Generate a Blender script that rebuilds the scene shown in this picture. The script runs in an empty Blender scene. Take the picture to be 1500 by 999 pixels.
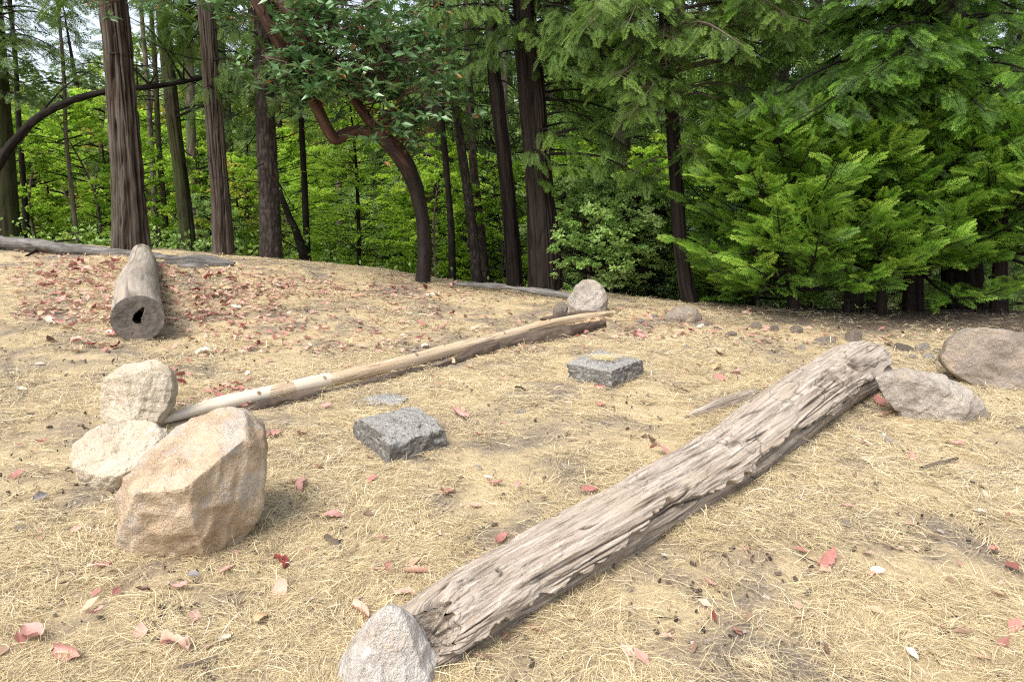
import bpy, math, numpy as np
from mathutils import Vector
rs = np.random.RandomState
SC = bpy.context.scene
COL = SC.collection
PI = math.pi
# ------------------------------------------------------------------ noise
def _h(ix, iy, iz, seed):
    n = (ix*73856093) ^ (iy*19349663) ^ (iz*83492791) ^ (seed*2654435)
    n = n & 0xffffffff
    n = ((n ^ (n >> 15))*2246822519) & 0xffffffff
    n = ((n ^ (n >> 13))*3266489917) & 0xffffffff
    n = n ^ (n >> 16)
    return (n & 0xffffff)/float(0xffffff)
def noise(p, f=1.0, seed=0):
    p = np.asarray(p, float)*f
    i = np.floor(p).astype(np.int64); t = p-i; t = t*t*(3-2*t)
    x, y, z = i[..., 0], i[..., 1], i[..., 2]; tx, ty, tz = t[..., 0], t[..., 1], t[..., 2]
    def H(a, b, c): return _h(x+a, y+b, z+c, seed)
    a = H(0,0,0)*(1-tx)+H(1,0,0)*tx; b = H(0,1,0)*(1-tx)+H(1,1,0)*tx
    c = H(0,0,1)*(1-tx)+H(1,0,1)*tx; d = H(0,1,1)*(1-tx)+H(1,1,1)*tx
    return ((a*(1-ty)+b*ty)*(1-tz)+(c*(1-ty)+d*ty)*tz)*2-1
def fbm(p, f=1.0, o=4, seed=0, gain=.5):
    s = 0; a = 1; n = 0
    for k in range(o):
        s = s+a*noise(p, f, seed+k*7); n += a; a *= gain; f *= 2.03
    return s/n
def P3(x, y, z=0):
    x = np.asarray(x, float)
    return np.stack([x+0*y, y+0*x, z+0*x], -1)
def sstep(a, b, x):
    t = np.clip((x-a)/(b-a), 0, 1); return t*t*(3-2*t)
def nrm(v): return v/np.maximum(np.linalg.norm(v, axis=-1, keepdims=True), 1e-9)
# ------------------------------------------------------------------ camera rays (photo pixels 1500x999 to the place)
CAMZ = 1.6; PITCH = math.radians(12.0); F = 1000.0
FW = np.array([0, math.cos(PITCH), -math.sin(PITCH)]); UP = np.array([0, math.sin(PITCH), math.cos(PITCH)])
CAM = np.array([0, 0, CAMZ])
def ray(px, py): return F*FW+(px-750)*np.array([1., 0, 0])+(499.5-py)*UP
def at(px, py, d):                       # the point of that sight line at forward distance d
    r = ray(px, py); return CAM+r*(d/r[1])
def pix(p):
    q = np.asarray(p, float)-CAM; w = q@FW
    return 750+F*q[..., 0]/w, 499.5-F*(q@UP)/w
# ------------------------------------------------------------------ terrain
_cx = np.array([-300, -40, -20, -12, -7, -5.2, -1.6, 1, 2.2, 4, 8, 15, 40, 300.])
_cy = np.array([14, 14, 13, 12, 10.6, 10.1, 10.5, 9.9, 9.0, 8.3, 8.0, 8.4, 10, 12.])
def sp(x, k=.5): return np.logaddexp(0, x/k)*k
def height(x, y):
    x = np.asarray(x, float); y = np.asarray(y, float)
    s = y-np.interp(x, _cx, _cy)
    yy = np.clip(y, -5, 14)
    z = .02*yy+.011*np.minimum(sp(-x-.2, .5), 5.2)*np.maximum(yy, 0)
    m = sstep(-1.2, .6, s)
    z = z-.30*(sp(s-.7, .35)-sp(s-26, 6)) - .0*m
    z = z+.22*np.minimum(sp(y-62, 6), 120)
    far = sstep(12, 40, np.hypot(x, y))
    P = P3(x, y)
    z = z+far*1.2*fbm(P, .06, 3, 5)+.035*fbm(P, .9, 3, 3)*(1-far)+.06*fbm(P, .3, 2, 13)*sstep(3.5, 6, np.hypot(x, y))
    return z
def G(px, py):                           # ground point seen at a pixel
    r = ray(px, py); t = np.linspace(1.2, 40, 6000)/r[1]
    p = CAM+t[:, None]*r
    below = p[:, 2] < height(p[:, 0], p[:, 1])
    k = int(np.argmax(below)) if below.any() else len(t)-1
    return np.array([p[k, 0], p[k, 1], float(height(p[k, 0], p[k, 1]))])
# ------------------------------------------------------------------ objects
def tag(o, label=None, cat=None, group=None, kind=None):
    if label: o['label'] = label
    if cat: o['category'] = cat
    if group: o['group'] = group
    if kind: o['kind'] = kind
    return o
def link(o, parent=None):
    COL.objects.link(o)
    if parent: o.parent = parent
    return o
def empty(name, loc): 
    o = bpy.data.objects.new(name, None); o.location = [float(v) for v in loc]; o.empty_display_size = .1
    return link(o)
def mesh(name, v, q, mat=None, attrs=None, smooth=False, tris=None):
    me = bpy.data.meshes.new(name); v = np.ascontiguousarray(v, np.float32)
    q = np.asarray(q, np.int32).reshape(-1, 4) if q is not None and len(q) else np.zeros((0, 4), np.int32)
    t = np.asarray(tris, np.int32).reshape(-1, 3) if tris is not None and len(tris) else np.zeros((0, 3), np.int32)
    me.vertices.add(len(v)); me.vertices.foreach_set('co', v.ravel())
    nl = q.size+t.size
    me.loops.add(nl); me.loops.foreach_set('vertex_index', np.concatenate([q.ravel(), t.ravel()]).astype(np.int32))
    me.polygons.add(len(q)+len(t))
    st = np.concatenate([np.arange(len(q))*4, q.size+np.arange(len(t))*3]).astype(np.int32)
    me.polygons.foreach_set('loop_start', st)
    me.polygons.foreach_set('use_smooth', np.full(len(q)+len(t), smooth))
    me.update(calc_edges=True)
    for k, a in (attrs or {}).items():
        a = np.ascontiguousarray(a, np.float32)
        if a.ndim == 2:
            me.attributes.new(k, 'FLOAT_VECTOR', 'POINT').data.foreach_set('vector', a.ravel())
        else:
            me.attributes.new(k, 'FLOAT', 'POINT').data.foreach_set('value', a)
    if mat: me.materials.append(mat)
    return me
def obj(name, me, parent=None, loc=None):
    o = bpy.data.objects.new(name, me)
    if loc is not None: o.location = [float(v) for v in loc]
    return link(o, parent)
class MB:                                # gathers quads
    def __init__(s): s.v = []; s.q = []; s.a = {}; s.n = 0
    def add(s, v, q, **a):
        v = np.asarray(v, float).reshape(-1, 3)
        s.v.append(v); s.q.append(np.asarray(q, np.int64).reshape(-1, 4)+s.n); s.n += len(v)
        for k, x in a.items(): s.a.setdefault(k, []).append(np.broadcast_to(x, (len(v),)+np.shape(x)[1:]) if np.ndim(x) != 2 else x)
    def mesh(s, name, mat, off=None, smooth=False):
        v = np.concatenate(s.v); 
        if off is not None: v = v-np.asarray(off)
        return mesh(name, v, np.concatenate(s.q), mat, {k: np.concatenate(x) for k, x in s.a.items()}, smooth)
def gridq(m, n, wrap=False):             # quads of an m x n grid (rows m), columns may wrap
    c = n if wrap else n-1
    i, j = np.meshgrid(np.arange(m-1), np.arange(c), indexing='ij'); j2 = (j+1) % n
    return np.stack([i*n+j, i*n+j2, (i+1)*n+j2, (i+1)*n+j], -1).reshape(-1, 4)
def catmull(pts, n):
    pts = np.asarray(pts, float); k = len(pts)
    if k == 2:
        t = np.linspace(0, 1, n)[:, None]; return pts[0]*(1-t)+pts[1]*t
    u = np.linspace(0, k-1, n); i = np.clip(u.astype(int), 0, k-2); t = (u-i)[:, None]
    g = lambda j: np.where((j < 0)[:, None], 2*pts[0]-pts[1], np.where((j > k-1)[:, None], 2*pts[-1]-pts[-2], pts[np.clip(j, 0, k-1)]))
    a, b, c, d = g(i-1), g(i), g(i+1), g(i+2)
    return .5*(2*b+(c-a)*t+(2*a-5*b+4*c-d)*t*t+(3*b-a-3*c+d)*t**3)
def frames(p):
    T = nrm(np.gradient(p, axis=0)); ref = np.array([0, 0, 1.]) if abs(T[0][2]) < .8 else np.array([0, -1., 0])
    N = np.zeros_like(p); n = ref-T[0]*np.dot(ref, T[0]); n /= np.linalg.norm(n)
    for i in range(len(p)):
        n = n-T[i]*np.dot(n, T[i]); n = n/np.linalg.norm(n); N[i] = n
    return T, N, np.cross(T, N)
def tube(p, r, k=6):
    p = np.asarray(p, float); r = np.broadcast_to(np.asarray(r, float), (len(p),))
    T, N, B = frames(p); a = np.arange(k)*2*PI/k
    v = p[:, None]+r[:, None, None]*(np.cos(a)[None, :, None]*N[:, None]+np.sin(a)[None, :, None]*B[:, None])
    L = np.concatenate([[0], np.cumsum(np.linalg.norm(np.diff(p, axis=0), axis=1))])
    uvw = np.stack([np.cos(a)[None]*r[:, None], np.sin(a)[None]*r[:, None], np.repeat(L[:, None], k, 1)], -1)
    return v.reshape(-1, 3), gridq(len(p), k, True), uvw.reshape(-1, 3)
# instances of one leaf or spray shape baked into one mesh
def inst(tv, tq, pos, X, Y, Z, s):
    pos = np.asarray(pos); n = len(pos); s = np.broadcast_to(np.asarray(s, float), (n,))
    v = pos[:, None]+s[:, None, None]*(tv[None, :, 0:1]*X[:, None]+tv[None, :, 1:2]*Y[:, None]+tv[None, :, 2:3]*Z[:, None])
    q = tq[None]+(np.arange(n)*len(tv))[:, None, None]
    return v.reshape(-1, 3), q.reshape(-1, 4)
def basis(d, up, roll=None):             # X along d, Z as near up as possible
    X = nrm(d); Y = nrm(np.cross(up, X)); Z = np.cross(X, Y)
    if roll is not None:
        c, s_ = np.cos(roll)[:, None], np.sin(roll)[:, None]
        Y, Z = c*Y+s_*Z, c*Z-s_*Y
    return X, Y, Z
# ------------------------------------------------------------------ materials
def mat(name):
    m = bpy.data.materials.new(name); m.use_nodes = True; nt = m.node_tree; nt.nodes.clear()
    return m, nt
class N:
    def __init__(s, name): s.m, s.t = mat(name); s.out = s.n('ShaderNodeOutputMaterial')
    def n(s, typ, ins=None, **k):
        x = s.t.nodes.new(typ)
        for a, b in k.items(): setattr(x, a, b)
        for a, b in (ins or {}).items():
            i = x.inputs[a]
            if isinstance(b, bpy.types.NodeSocket): s.t.links.new(b, i)
            else: i.default_value = b
        return x
    def attr(s, name, out='Fac'): return s.n('ShaderNodeAttribute', attribute_name=name).outputs[out]
    def noise(s, vec, scale, detail=4, rough=.55, dist=0):
        return s.n('ShaderNodeTexNoise', {'Vector': vec, 'Scale': scale, 'Detail': detail, 'Roughness': rough, 'Distortion': dist}).outputs['Fac']
    def mapp(s, vec, scale=(1, 1, 1), loc=(0, 0, 0), rot=(0, 0, 0)):
        return s.n('ShaderNodeMapping', {'Vector': vec, 'Scale': scale, 'Location': loc, 'Rotation': rot}).outputs[0]
    def ramp(s, fac, stops, interp='LINEAR'):
        r = s.n('ShaderNodeValToRGB', {'Fac': fac}); r.color_ramp.interpolation = interp; e = r.color_ramp.elements
        while len(e) < len(stops): e.new(.5)
        for k, (p, c) in enumerate(stops): e[k].position = p; e[k].color = (*c, 1) if len(c) == 3 else c
        return r.outputs['Color']
    def rng(s, v, a, b, c, d): return s.n('ShaderNodeMapRange', {'Value': v, 'From Min': a, 'From Max': b, 'To Min': c, 'To Max': d}).outputs[0]
    def mix(s, f, a, b, mode='MIX'):
        x = s.t.nodes.new('ShaderNodeMix'); x.data_type = 'RGBA'; x.blend_type = mode
        for i, v in ((0, f), (6, a), (7, b)):
            if isinstance(v, bpy.types.NodeSocket): s.t.links.new(v, x.inputs[i])
            else: x.inputs[i].default_value = v if i == 0 else (*v, 1)
        return x.outputs[2]
    def math(s, op, a, b=0.0):
        x = s.n('ShaderNodeMath', operation=op)
        for i, v in ((0, a), (1, b)):
            if isinstance(v, bpy.types.NodeSocket): s.t.links.new(v, x.inputs[i])
            else: x.inputs[i].default_value = v
        return x.outputs[0]
    def finish(s, col, rough=.9, bump=None, strength=.5, dist=.01, spec=.3, trans=None):
        b = s.n('ShaderNodeBsdfPrincipled', {'Base Color': col if isinstance(col, bpy.types.NodeSocket) else (*col, 1), 'Roughness': rough, 'Specular IOR Level': spec})
        if bump is not None:
            bp = s.n('ShaderNodeBump', {'Height': bump, 'Strength': strength, 'Distance': dist}); s.t.links.new(bp.outputs[0], b.inputs['Normal'])
        o = b.outputs[0]
        if trans:
            tr = s.n('ShaderNodeBsdfTranslucent', {'Color': col if isinstance(col, bpy.types.NodeSocket) else (*col, 1)})
            mx = s.n('ShaderNodeMixShader', {0: trans}); s.t.links.new(o, mx.inputs[1]); s.t.links.new(tr.outputs[0], mx.inputs[2]); o = mx.outputs[0]
        s.t.links.new(o, s.out.inputs[0]); return s.m
def leafmat(name, stops, rough=.5, trans=.4, spec=.4):
    n = N(name); rnd = n.n('ShaderNodeObjectInfo').outputs['Random']
    f = n.math('ADD', n.attr('tone'), n.rng(rnd, 0, 1, -.08, .08))
    return n.finish(n.ramp(f, stops), rough, trans=trans, spec=spec)
M = {}
M['cedar'] = leafmat('cedar_foliage', [(0, (.022, .048, .008)), (.4, (.056, .120, .012)), (.72, (.15, .31, .026)), (1, (.36, .54, .07))], .55, .35)
M['cedar_olive'] = leafmat('cedar_olive_foliage', [(0, (.028, .060, .010)), (.5, (.080, .155, .020)), (1, (.20, .31, .05))], .6, .35)
M['fir'] = leafmat('fir_foliage', [(0, (.036, .068, .016)), (.5, (.095, .160, .030)), (1, (.22, .30, .06))], .6, .35)
M['madrone'] = leafmat('madrone_foliage', [(0, (.040, .090, .028)), (.55, (.095, .20, .062)), (.93, (.23, .36, .16)), (.97, (.30, .16, .05)), (1, (.34, .14, .05))], .34, .2, .6)
M['bright'] = leafmat('bright_leaf_foliage', [(0, (.13, .25, .018)), (.5, (.36, .58, .05)), (1, (.58, .74, .10))], .5, .55)
M['yellow'] = leafmat('yellow_green_foliage', [(0, (.13, .21, .022)), (.5, (.36, .48, .06)), (.85, (.58, .60, .10)), (1, (.60, .44, .10))], .5, .5)
M['shrub'] = leafmat('shrub_foliage', [(0, (.12, .22, .045)), (.5, (.30, .47, .11)), (1, (.52, .66, .26))], .5, .4)
M['blue'] = leafmat('blue_green_foliage', [(0, (.025, .06, .045)), (.5, (.05, .11, .075)), (1, (.10, .19, .12))], .5, .35)
def bark(name, dark, mid, light, fz=6, fx=26, moss=0):
    n = N(name); u = n.attr('uvw', 'Vector')
    st = n.noise(n.mapp(u, (fx, fx, fz)), 1, 5, .6, .3); fine = n.noise(n.mapp(u, (fx*3, fx*3, fz*2)), 1, 3, .6)
    big = n.noise(n.mapp(u, (2, 2, .9)), 1, 2)
    h = n.math('ADD', n.math('MULTIPLY', n.attr('ridge'), .75), n.math('MULTIPLY', n.math('SUBTRACT', st, .5), .9))
    c = n.ramp(h, [(.05, dark), (.38, mid), (.85, light)])
    c = n.mix(n.rng(big, .4, .65, 0, .35), c, mid)
    c = n.mix(n.rng(fine, .5, .8, 0, .3), c, light)
    if moss: c = n.mix(n.math('MULTIPLY', n.rng(n.noise(n.mapp(u, (5, 5, 1.4)), 1, 4), .42, .6, 0, moss), .8), c, (.055, .075, .02))
    return n.finish(c, .92, n.math('ADD', st, n.math('MULTIPLY', fine, .5)), .8, .012, .15)
M['bark_red'] = bark('furrowed_reddish_bark', (.006, .004, .003), (.034, .022, .015), (.125, .106, .088), 1.6, 26)
M['bark_dark'] = bark('shade_dark_furrowed_bark', (.004, .003, .0025), (.012, .0085, .007), (.036, .027, .022), 1.6, 22)  # dark brown bark, its colour lowered further to carry canopy shade
M['bark_grey'] = bark('grey_brown_plated_bark', (.009, .007, .006), (.032, .024, .020), (.080, .066, .057), 9, 24)
M['bark_moss'] = bark('mossy_brown_bark', (.010, .008, .005), (.030, .025, .014), (.075, .065, .038), 3, 20, .7)
M['bark_black'] = bark('thin_dark_bark', (.005, .004, .003), (.013, .010, .008), (.032, .026, .021), 5, 40)
M['bark_pale'] = bark('pale_brown_bark', (.04, .03, .022), (.11, .088, .066), (.22, .185, .145), 3, 24)
def madrone_bark():
    n = N('peeling_madrone_bark'); u = n.attr('uvw', 'Vector'); g = n.attr('age')
    st = n.noise(n.mapp(u, (14, 14, 4)), 1, 5, .6, .8); fine = n.noise(n.mapp(u, (60, 60, 12)), 1, 3)
    smooth = n.ramp(st, [(.3, (.022, .010, .007)), (.48, (.062, .026, .016)), (.60, (.10, .050, .032)), (.76, (.22, .155, .115))])
    old = n.ramp(st, [(.3, (.006, .004, .003)), (.7, (.030, .018, .013))])
    f = n.rng(n.math('ADD', g, n.math('MULTIPLY', n.math('SUBTRACT', n.noise(n.mapp(u, (9, 9, 2.5)), 1, 4), .5), 1.3)), .38, .55, 0, 1)
    return n.finish(n.mix(f, smooth, old), .6, n.math('ADD', st, fine), .8, .01, .35)
M['madrone_bark'] = madrone_bark()
def ground_mat():
    n = N('dry_straw_soil'); p = n.n('ShaderNodeNewGeometry').outputs['Position']
    far = n.attr('far')
    a = n.noise(n.mapp(p, (60, 220, 60), rot=(0, 0, .5)), 1, 4, .7, 1.5); b = n.noise(n.mapp(p, (220, 60, 60), rot=(0, 0, .2)), 1, 4, .7, 1.5)
    f = n.math('MAXIMUM', a, b)
    patch = n.noise(p, 1.6, 5, .65, .4); gr = n.noise(p, 90, 3, .7)
    straw = n.ramp(f, [(.38, (.17, .135, .095)), (.52, (.44, .345, .20)), (.66, (.70, .57, .34))])
    soil = n.ramp(gr, [(.3, (.09, .070, .055)), (.55, (.20, .165, .13)), (.75, (.36, .30, .24))])
    c = n.mix(n.rng(patch, .44, .60, .1, .95), straw, soil)
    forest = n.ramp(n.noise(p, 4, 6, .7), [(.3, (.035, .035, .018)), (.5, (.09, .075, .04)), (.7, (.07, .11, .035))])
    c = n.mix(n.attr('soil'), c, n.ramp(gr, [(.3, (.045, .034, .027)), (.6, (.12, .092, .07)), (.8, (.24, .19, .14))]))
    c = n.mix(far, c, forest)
    return n.finish(c, .95, n.math('ADD', f, gr), .7, .01, .1)
M['ground'] = ground_mat()
def strawmat():
    n = N('dry_grass_straw')
    c = n.ramp(n.attr('tone'), [(0, (.20, .16, .12)), (.2, (.44, .35, .22)), (.6, (.70, .575, .34)), (.88, (.83, .73, .50)), (1, (.82, .78, .68))])
    return n.finish(c, .6, trans=.25, spec=.3)
M['straw'] = strawmat()
def rockmat(name, cols, grey, lichen=.3, ry=.5):
    n = N(name); p = n.n('ShaderNodeTexCoord').outputs['Object']; w = n.n('ShaderNodeNewGeometry').outputs['Position']
    a = n.noise(p, 4.5, 6, .65, .6); b = n.noise(p, 22, 5, .7); c3 = n.noise(p, 110, 3, .7)
    v = n.n('ShaderNodeTexVoronoi', {'Vector': n.mapp(p, (3, 3, 3)), 'Scale': 2.2}, feature='DISTANCE_TO_EDGE').outputs['Distance']
    c = n.ramp(a, [(.28, cols[0]), (.5, cols[1]), (.72, cols[2])])
    c = n.mix(n.rng(b, .52, .75, 0, .5), c, cols[2])
    c = n.mix(n.rng(b, .30, .44, .45, 0), c, cols[0])
    c = n.mix(n.rng(n.noise(n.mapp(p, loc=(3, 1, 7)), 4.2, 6, .75), .52, .60, 0, lichen), c, grey)
    c = n.mix(n.rng(n.noise(n.mapp(p, loc=(9, 4, 2)), 2.0, 7, .78), .52, .62, 0, .40), c, tuple(x*.62 for x in cols[0]))
    c = n.mix(n.rng(n.noise(n.mapp(p, loc=(1, 8, 5)), 7.5, 6, .75), .60, .66, 0, .5), c, tuple(min(.75, x*1.22) for x in cols[2]))
    c = n.mix(n.rng(c3, .35, .7, .0, .15), c, (.08, .06, .045))
    cr = n.math('ABSOLUTE', n.math('SUBTRACT', n.noise(n.mapp(p, (1.4, 1.4, 3.2), rot=(.5, .3, 0)), 3.2, 6, .62, .7), .5)); crk = n.rng(cr, 0, .018, 1, 0)
    c = n.mix(n.math('MULTIPLY', crk, .16), c, tuple(x*.35 for x in cols[0]))
    h = n.math('ADD', n.math('MULTIPLY', a, .6), n.math('ADD', b, n.math('MULTIPLY', c3, .22))); h = n.math('SUBTRACT', h, n.math('MULTIPLY', crk, .04))
    return n.finish(c, .93, h, 1.0, .035, .2)
M['rock_tan'] = rockmat('tan_sandstone', ((.33, .235, .15), (.51, .385, .26), (.63, .52, .385)), (.44, .42, .39), .6)
M['rock_pale'] = rockmat('pale_sandstone', ((.42, .345, .245), (.57, .48, .36), (.68, .60, .48)), (.48, .43, .36), .4)
M['rock_grey'] = rockmat('grey_rock', ((.24, .21, .175), (.40, .355, .305), (.54, .48, .41)), (.46, .36, .26), .6)
M['rock_light'] = rockmat('light_grey_rock', ((.38, .33, .28), (.50, .46, .415), (.60, .565, .52)), (.42, .34, .25), .6)
M['rock_dark'] = rockmat('dark_brown_rock', ((.12, .095, .08), (.20, .165, .135), (.30, .25, .205)), (.28, .25, .22), .5)
M['rock_umber'] = rockmat('brown_grey_boulder', ((.19, .155, .125), (.30, .25, .20), (.42, .33, .24)), (.30, .28, .26), .55)
def concretemat():
    n = N('rough_weathered_concrete'); p = n.n('ShaderNodeTexCoord').outputs['Object']
    v = n.n('ShaderNodeTexVoronoi', {'Vector': p, 'Scale': 60.0}).outputs['Distance']; v2 = n.n('ShaderNodeTexVoronoi', {'Vector': p, 'Scale': 26.0}, feature='SMOOTH_F1').outputs['Distance']
    a = n.noise(p, 9, 6, .7); b = n.noise(p, 70, 4, .75)
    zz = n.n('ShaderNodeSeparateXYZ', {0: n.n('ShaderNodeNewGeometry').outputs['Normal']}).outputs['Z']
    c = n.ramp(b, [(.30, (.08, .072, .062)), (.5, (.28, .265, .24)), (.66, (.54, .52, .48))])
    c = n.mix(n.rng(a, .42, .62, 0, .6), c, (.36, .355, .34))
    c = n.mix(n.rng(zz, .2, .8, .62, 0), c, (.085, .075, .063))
    c = n.mix(n.rng(v, .0, .30, .75, 0), c, (.50, .47, .41))
    return n.finish(c, .95, n.math('SUBTRACT', b, n.math('MULTIPLY', v2, 1.0)), 1, .02, .15)
M['concrete'] = concretemat()
def woodmat(name, cols, fx=40, fz=3, crack=.6, bumpd=.015):
    n = N(name); u = n.attr('uvw', 'Vector')
    a = n.noise(n.mapp(u, (fx, fx, fz)), 1, 6, .65, .4); b = n.noise(n.mapp(u, (fx*3.2, fx*3.2, fz*3)), 1, 4, .6)
    big = n.noise(n.mapp(u, (5, 5, 1.6)), 1, 4, .6)
    cr = n.noise(n.mapp(u, (fx*.8, fx*.8, fz*1.1), loc=(5, 2, 1)), 1, 5, .6, .6)
    c = n.ramp(a, [(.28, cols[0]), (.5, cols[1]), (.72, cols[2])])
    c = n.mix(n.rng(big, .5, .68, 0, .5), c, cols[3])
    c = n.mix(n.rng(cr, .30, .40, crack, 0), c, cols[4])
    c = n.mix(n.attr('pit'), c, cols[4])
    return n.finish(c, .88, n.math('ADD', n.math('MULTIPLY', n.rng(cr, .3, .45, 0, 1), .8), n.math('ADD', a, n.math('MULTIPLY', b, .4))), .9, bumpd, .2)
M['wood_old'] = woodmat('weathered_silver_wood', ((.21, .165, .125), (.37, .31, .25), (.54, .48, .415), (.40, .32, .24), (.055, .040, .030)), 60, 3.2, .75, .010)
M['wood_grey'] = woodmat('smooth_grey_log_wood', ((.15, .128, .105), (.26, .225, .185), (.36, .32, .27), (.33, .27, .20), (.05, .036, .026)), 14, 1.2, .5, .006)
M['wood_end'] = woodmat('sawn_grey_log_end', ((.085, .072, .062), (.17, .148, .128), (.26, .23, .20), (.26, .20, .15), (.03, .02, .014)), 10, 10, .4, .006)
M['wood_pole'] = woodmat('peeled_tan_pole_wood', ((.27, .19, .12), (.47, .355, .235), (.60, .50, .37), (.40, .34, .27), (.10, .07, .05)), 26, 1.6, .8, .010)
M['wood_white'] = woodmat('bleached_pole_wood', ((.42, .34, .25), (.58, .50, .39), (.67, .60, .49), (.55, .43, .30), (.16, .12, .09)), 18, 1.0, .3, .004)
M['wood_rot'] = woodmat('dark_rotten_wood', ((.045, .032, .024), (.11, .082, .062), (.20, .155, .12), (.15, .10, .07), (.02, .013, .01)), 30, 3, .7, .012)
M['wood_silver'] = woodmat('charcoal_grey_dead_wood', ((.06, .055, .05), (.15, .14, .13), (.28, .265, .245), (.14, .12, .10), (.02, .017, .015)), 24, 3, .7, .012)
def leaflit(name, a, b):
    n = N(name); p = n.n('ShaderNodeTexCoord').outputs['Object']
    c = n.ramp(n.noise(p, 26, 4, .6), [(.3, a), (.7, b)])
    c = n.mix(n.rng(n.noise(p, 120, 2), .6, .75, 0, .5), c, tuple(x*.45 for x in a))
    return n.finish(c, .6, trans=.15, spec=.35)
LEAFC = {'red': ((.32, .12, .10), (.48, .24, .195)), 'salmon pink': ((.54, .31, .23), (.68, .46, .36)), 'dark red': ((.16, .03, .028), (.26, .07, .055)),
         'dusty pink': ((.42, .20, .17), (.56, .34, .29)), 'tan': ((.44, .27, .14), (.60, .43, .26)), 'cream': ((.62, .54, .40), (.74, .68, .55)), 'brown': ((.12, .075, .05), (.22, .14, .10)), 'grey': ((.16, .15, .15), (.30, .28, .27)), 'white': ((.72, .68, .62), (.78, .76, .72))}
for k, (a, b) in LEAFC.items(): M['leaf_'+k] = leaflit(k.replace(' ', '_')+'_fallen_leaf', a, b)
# ------------------------------------------------------------------ leaf and spray shapes
def rhomb(b, d, n, L, w):                # one flat lobe from b along d
    d = np.array(d)/np.linalg.norm(d); s = np.cross(n, d)
    b = np.array(b, float)
    return [b, b+d*L*.45+s*w, b+d*L, b+d*L*.45-s*w]
def spray(npin, nlob, w, plen=.40, droop=.18, seed=1, ang=42):
    r = rs(seed); V = []; n = np.array([0, 0, 1.])
    def z(x): return -droop*x*x
    for k in range(4):
        x0, x1 = k/4., (k+1)/4.
        V += [[x0, -w*.5, z(x0)], [x1, -w*.4, z(x1)], [x1, w*.4, z(x1)], [x0, w*.5, z(x0)]]
    for s in (-1, 1):
        for k in range(npin):
            x = .08+.88*(k+(.25 if s > 0 else 0))/npin; L = plen*(1-x)**.65*(.8+.4*r.rand())+.10
            a = math.radians(ang+r.uniform(-8, 8)); d = np.array([math.cos(a), s*math.sin(a), -.25*x-.12+r.uniform(-.12, .12)])
            b = np.array([x, 0, z(x)])
            V += rhomb(b, d, n, L, w*1.15)
            for j in range(nlob):
                t = .30+.6*j/max(nlob, 1)
                for s2 in (-1, 1):
                    a2 = a*s+s2*math.radians(34); d2 = [math.cos(a2), math.sin(a2), d[2]+r.uniform(-.15, .15)]
                    V += rhomb(b+d/np.linalg.norm(d)*L*t, d2, n, L*.42*(1.15-t)+.035, w*.95)
    V = np.array(V); Q = np.arange(len(V)).reshape(-1, 4)
    return V, Q
def tipof(tv): return np.clip(tv[:, 0]+.5*np.abs(tv[:, 1]), 0, 1)
SPA = [spray(9, 2, .0105, seed=s, plen=.36) for s in (1, 2, 3)]
SPB = [spray(7, 1, .020, seed=s, plen=.38) for s in (4, 5)]
SPC = [spray(4, 0, .045, seed=s, plen=.45, droop=.3) for s in (6, 7)]
SPF = [spray(11, 1, .009, seed=s, plen=.34, droop=.45, ang=30) for s in (8, 9)]     # thin drooping sprays
LEAF2 = (np.array([[0, 0, 0], [.35, .22, .06], [1, 0, -.08], [.55, 0, -.02], [.35, -.22, .06]]), np.array([[0, 3, 2, 1], [0, 4, 2, 3]]))
LEAF1 = (np.array([[0, 0, 0], [.45, .27, .03], [1, 0, -.05], [.45, -.27, .03]]), np.array([[0, 1, 2, 3]]))
def sprays_mb(mb, shapes, pos, d, up, s, tone, roll, rng, tipw=.25):
    pick = rng.randint(0, len(shapes), len(pos))
    X, Y, Z = basis(d, up, roll)
    for k, (tv, tq) in enumerate(shapes):
        m = pick == k
        if not m.any(): continue
        v, q = inst(tv, tq, pos[m], X[m], Y[m], Z[m], np.broadcast_to(s, (len(pos),))[m])
        tn = (tone[m][:, None]+tipw*(tipof(tv)[None]-.4)).ravel()
        mb.add(v, q, tone=tn)
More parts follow.
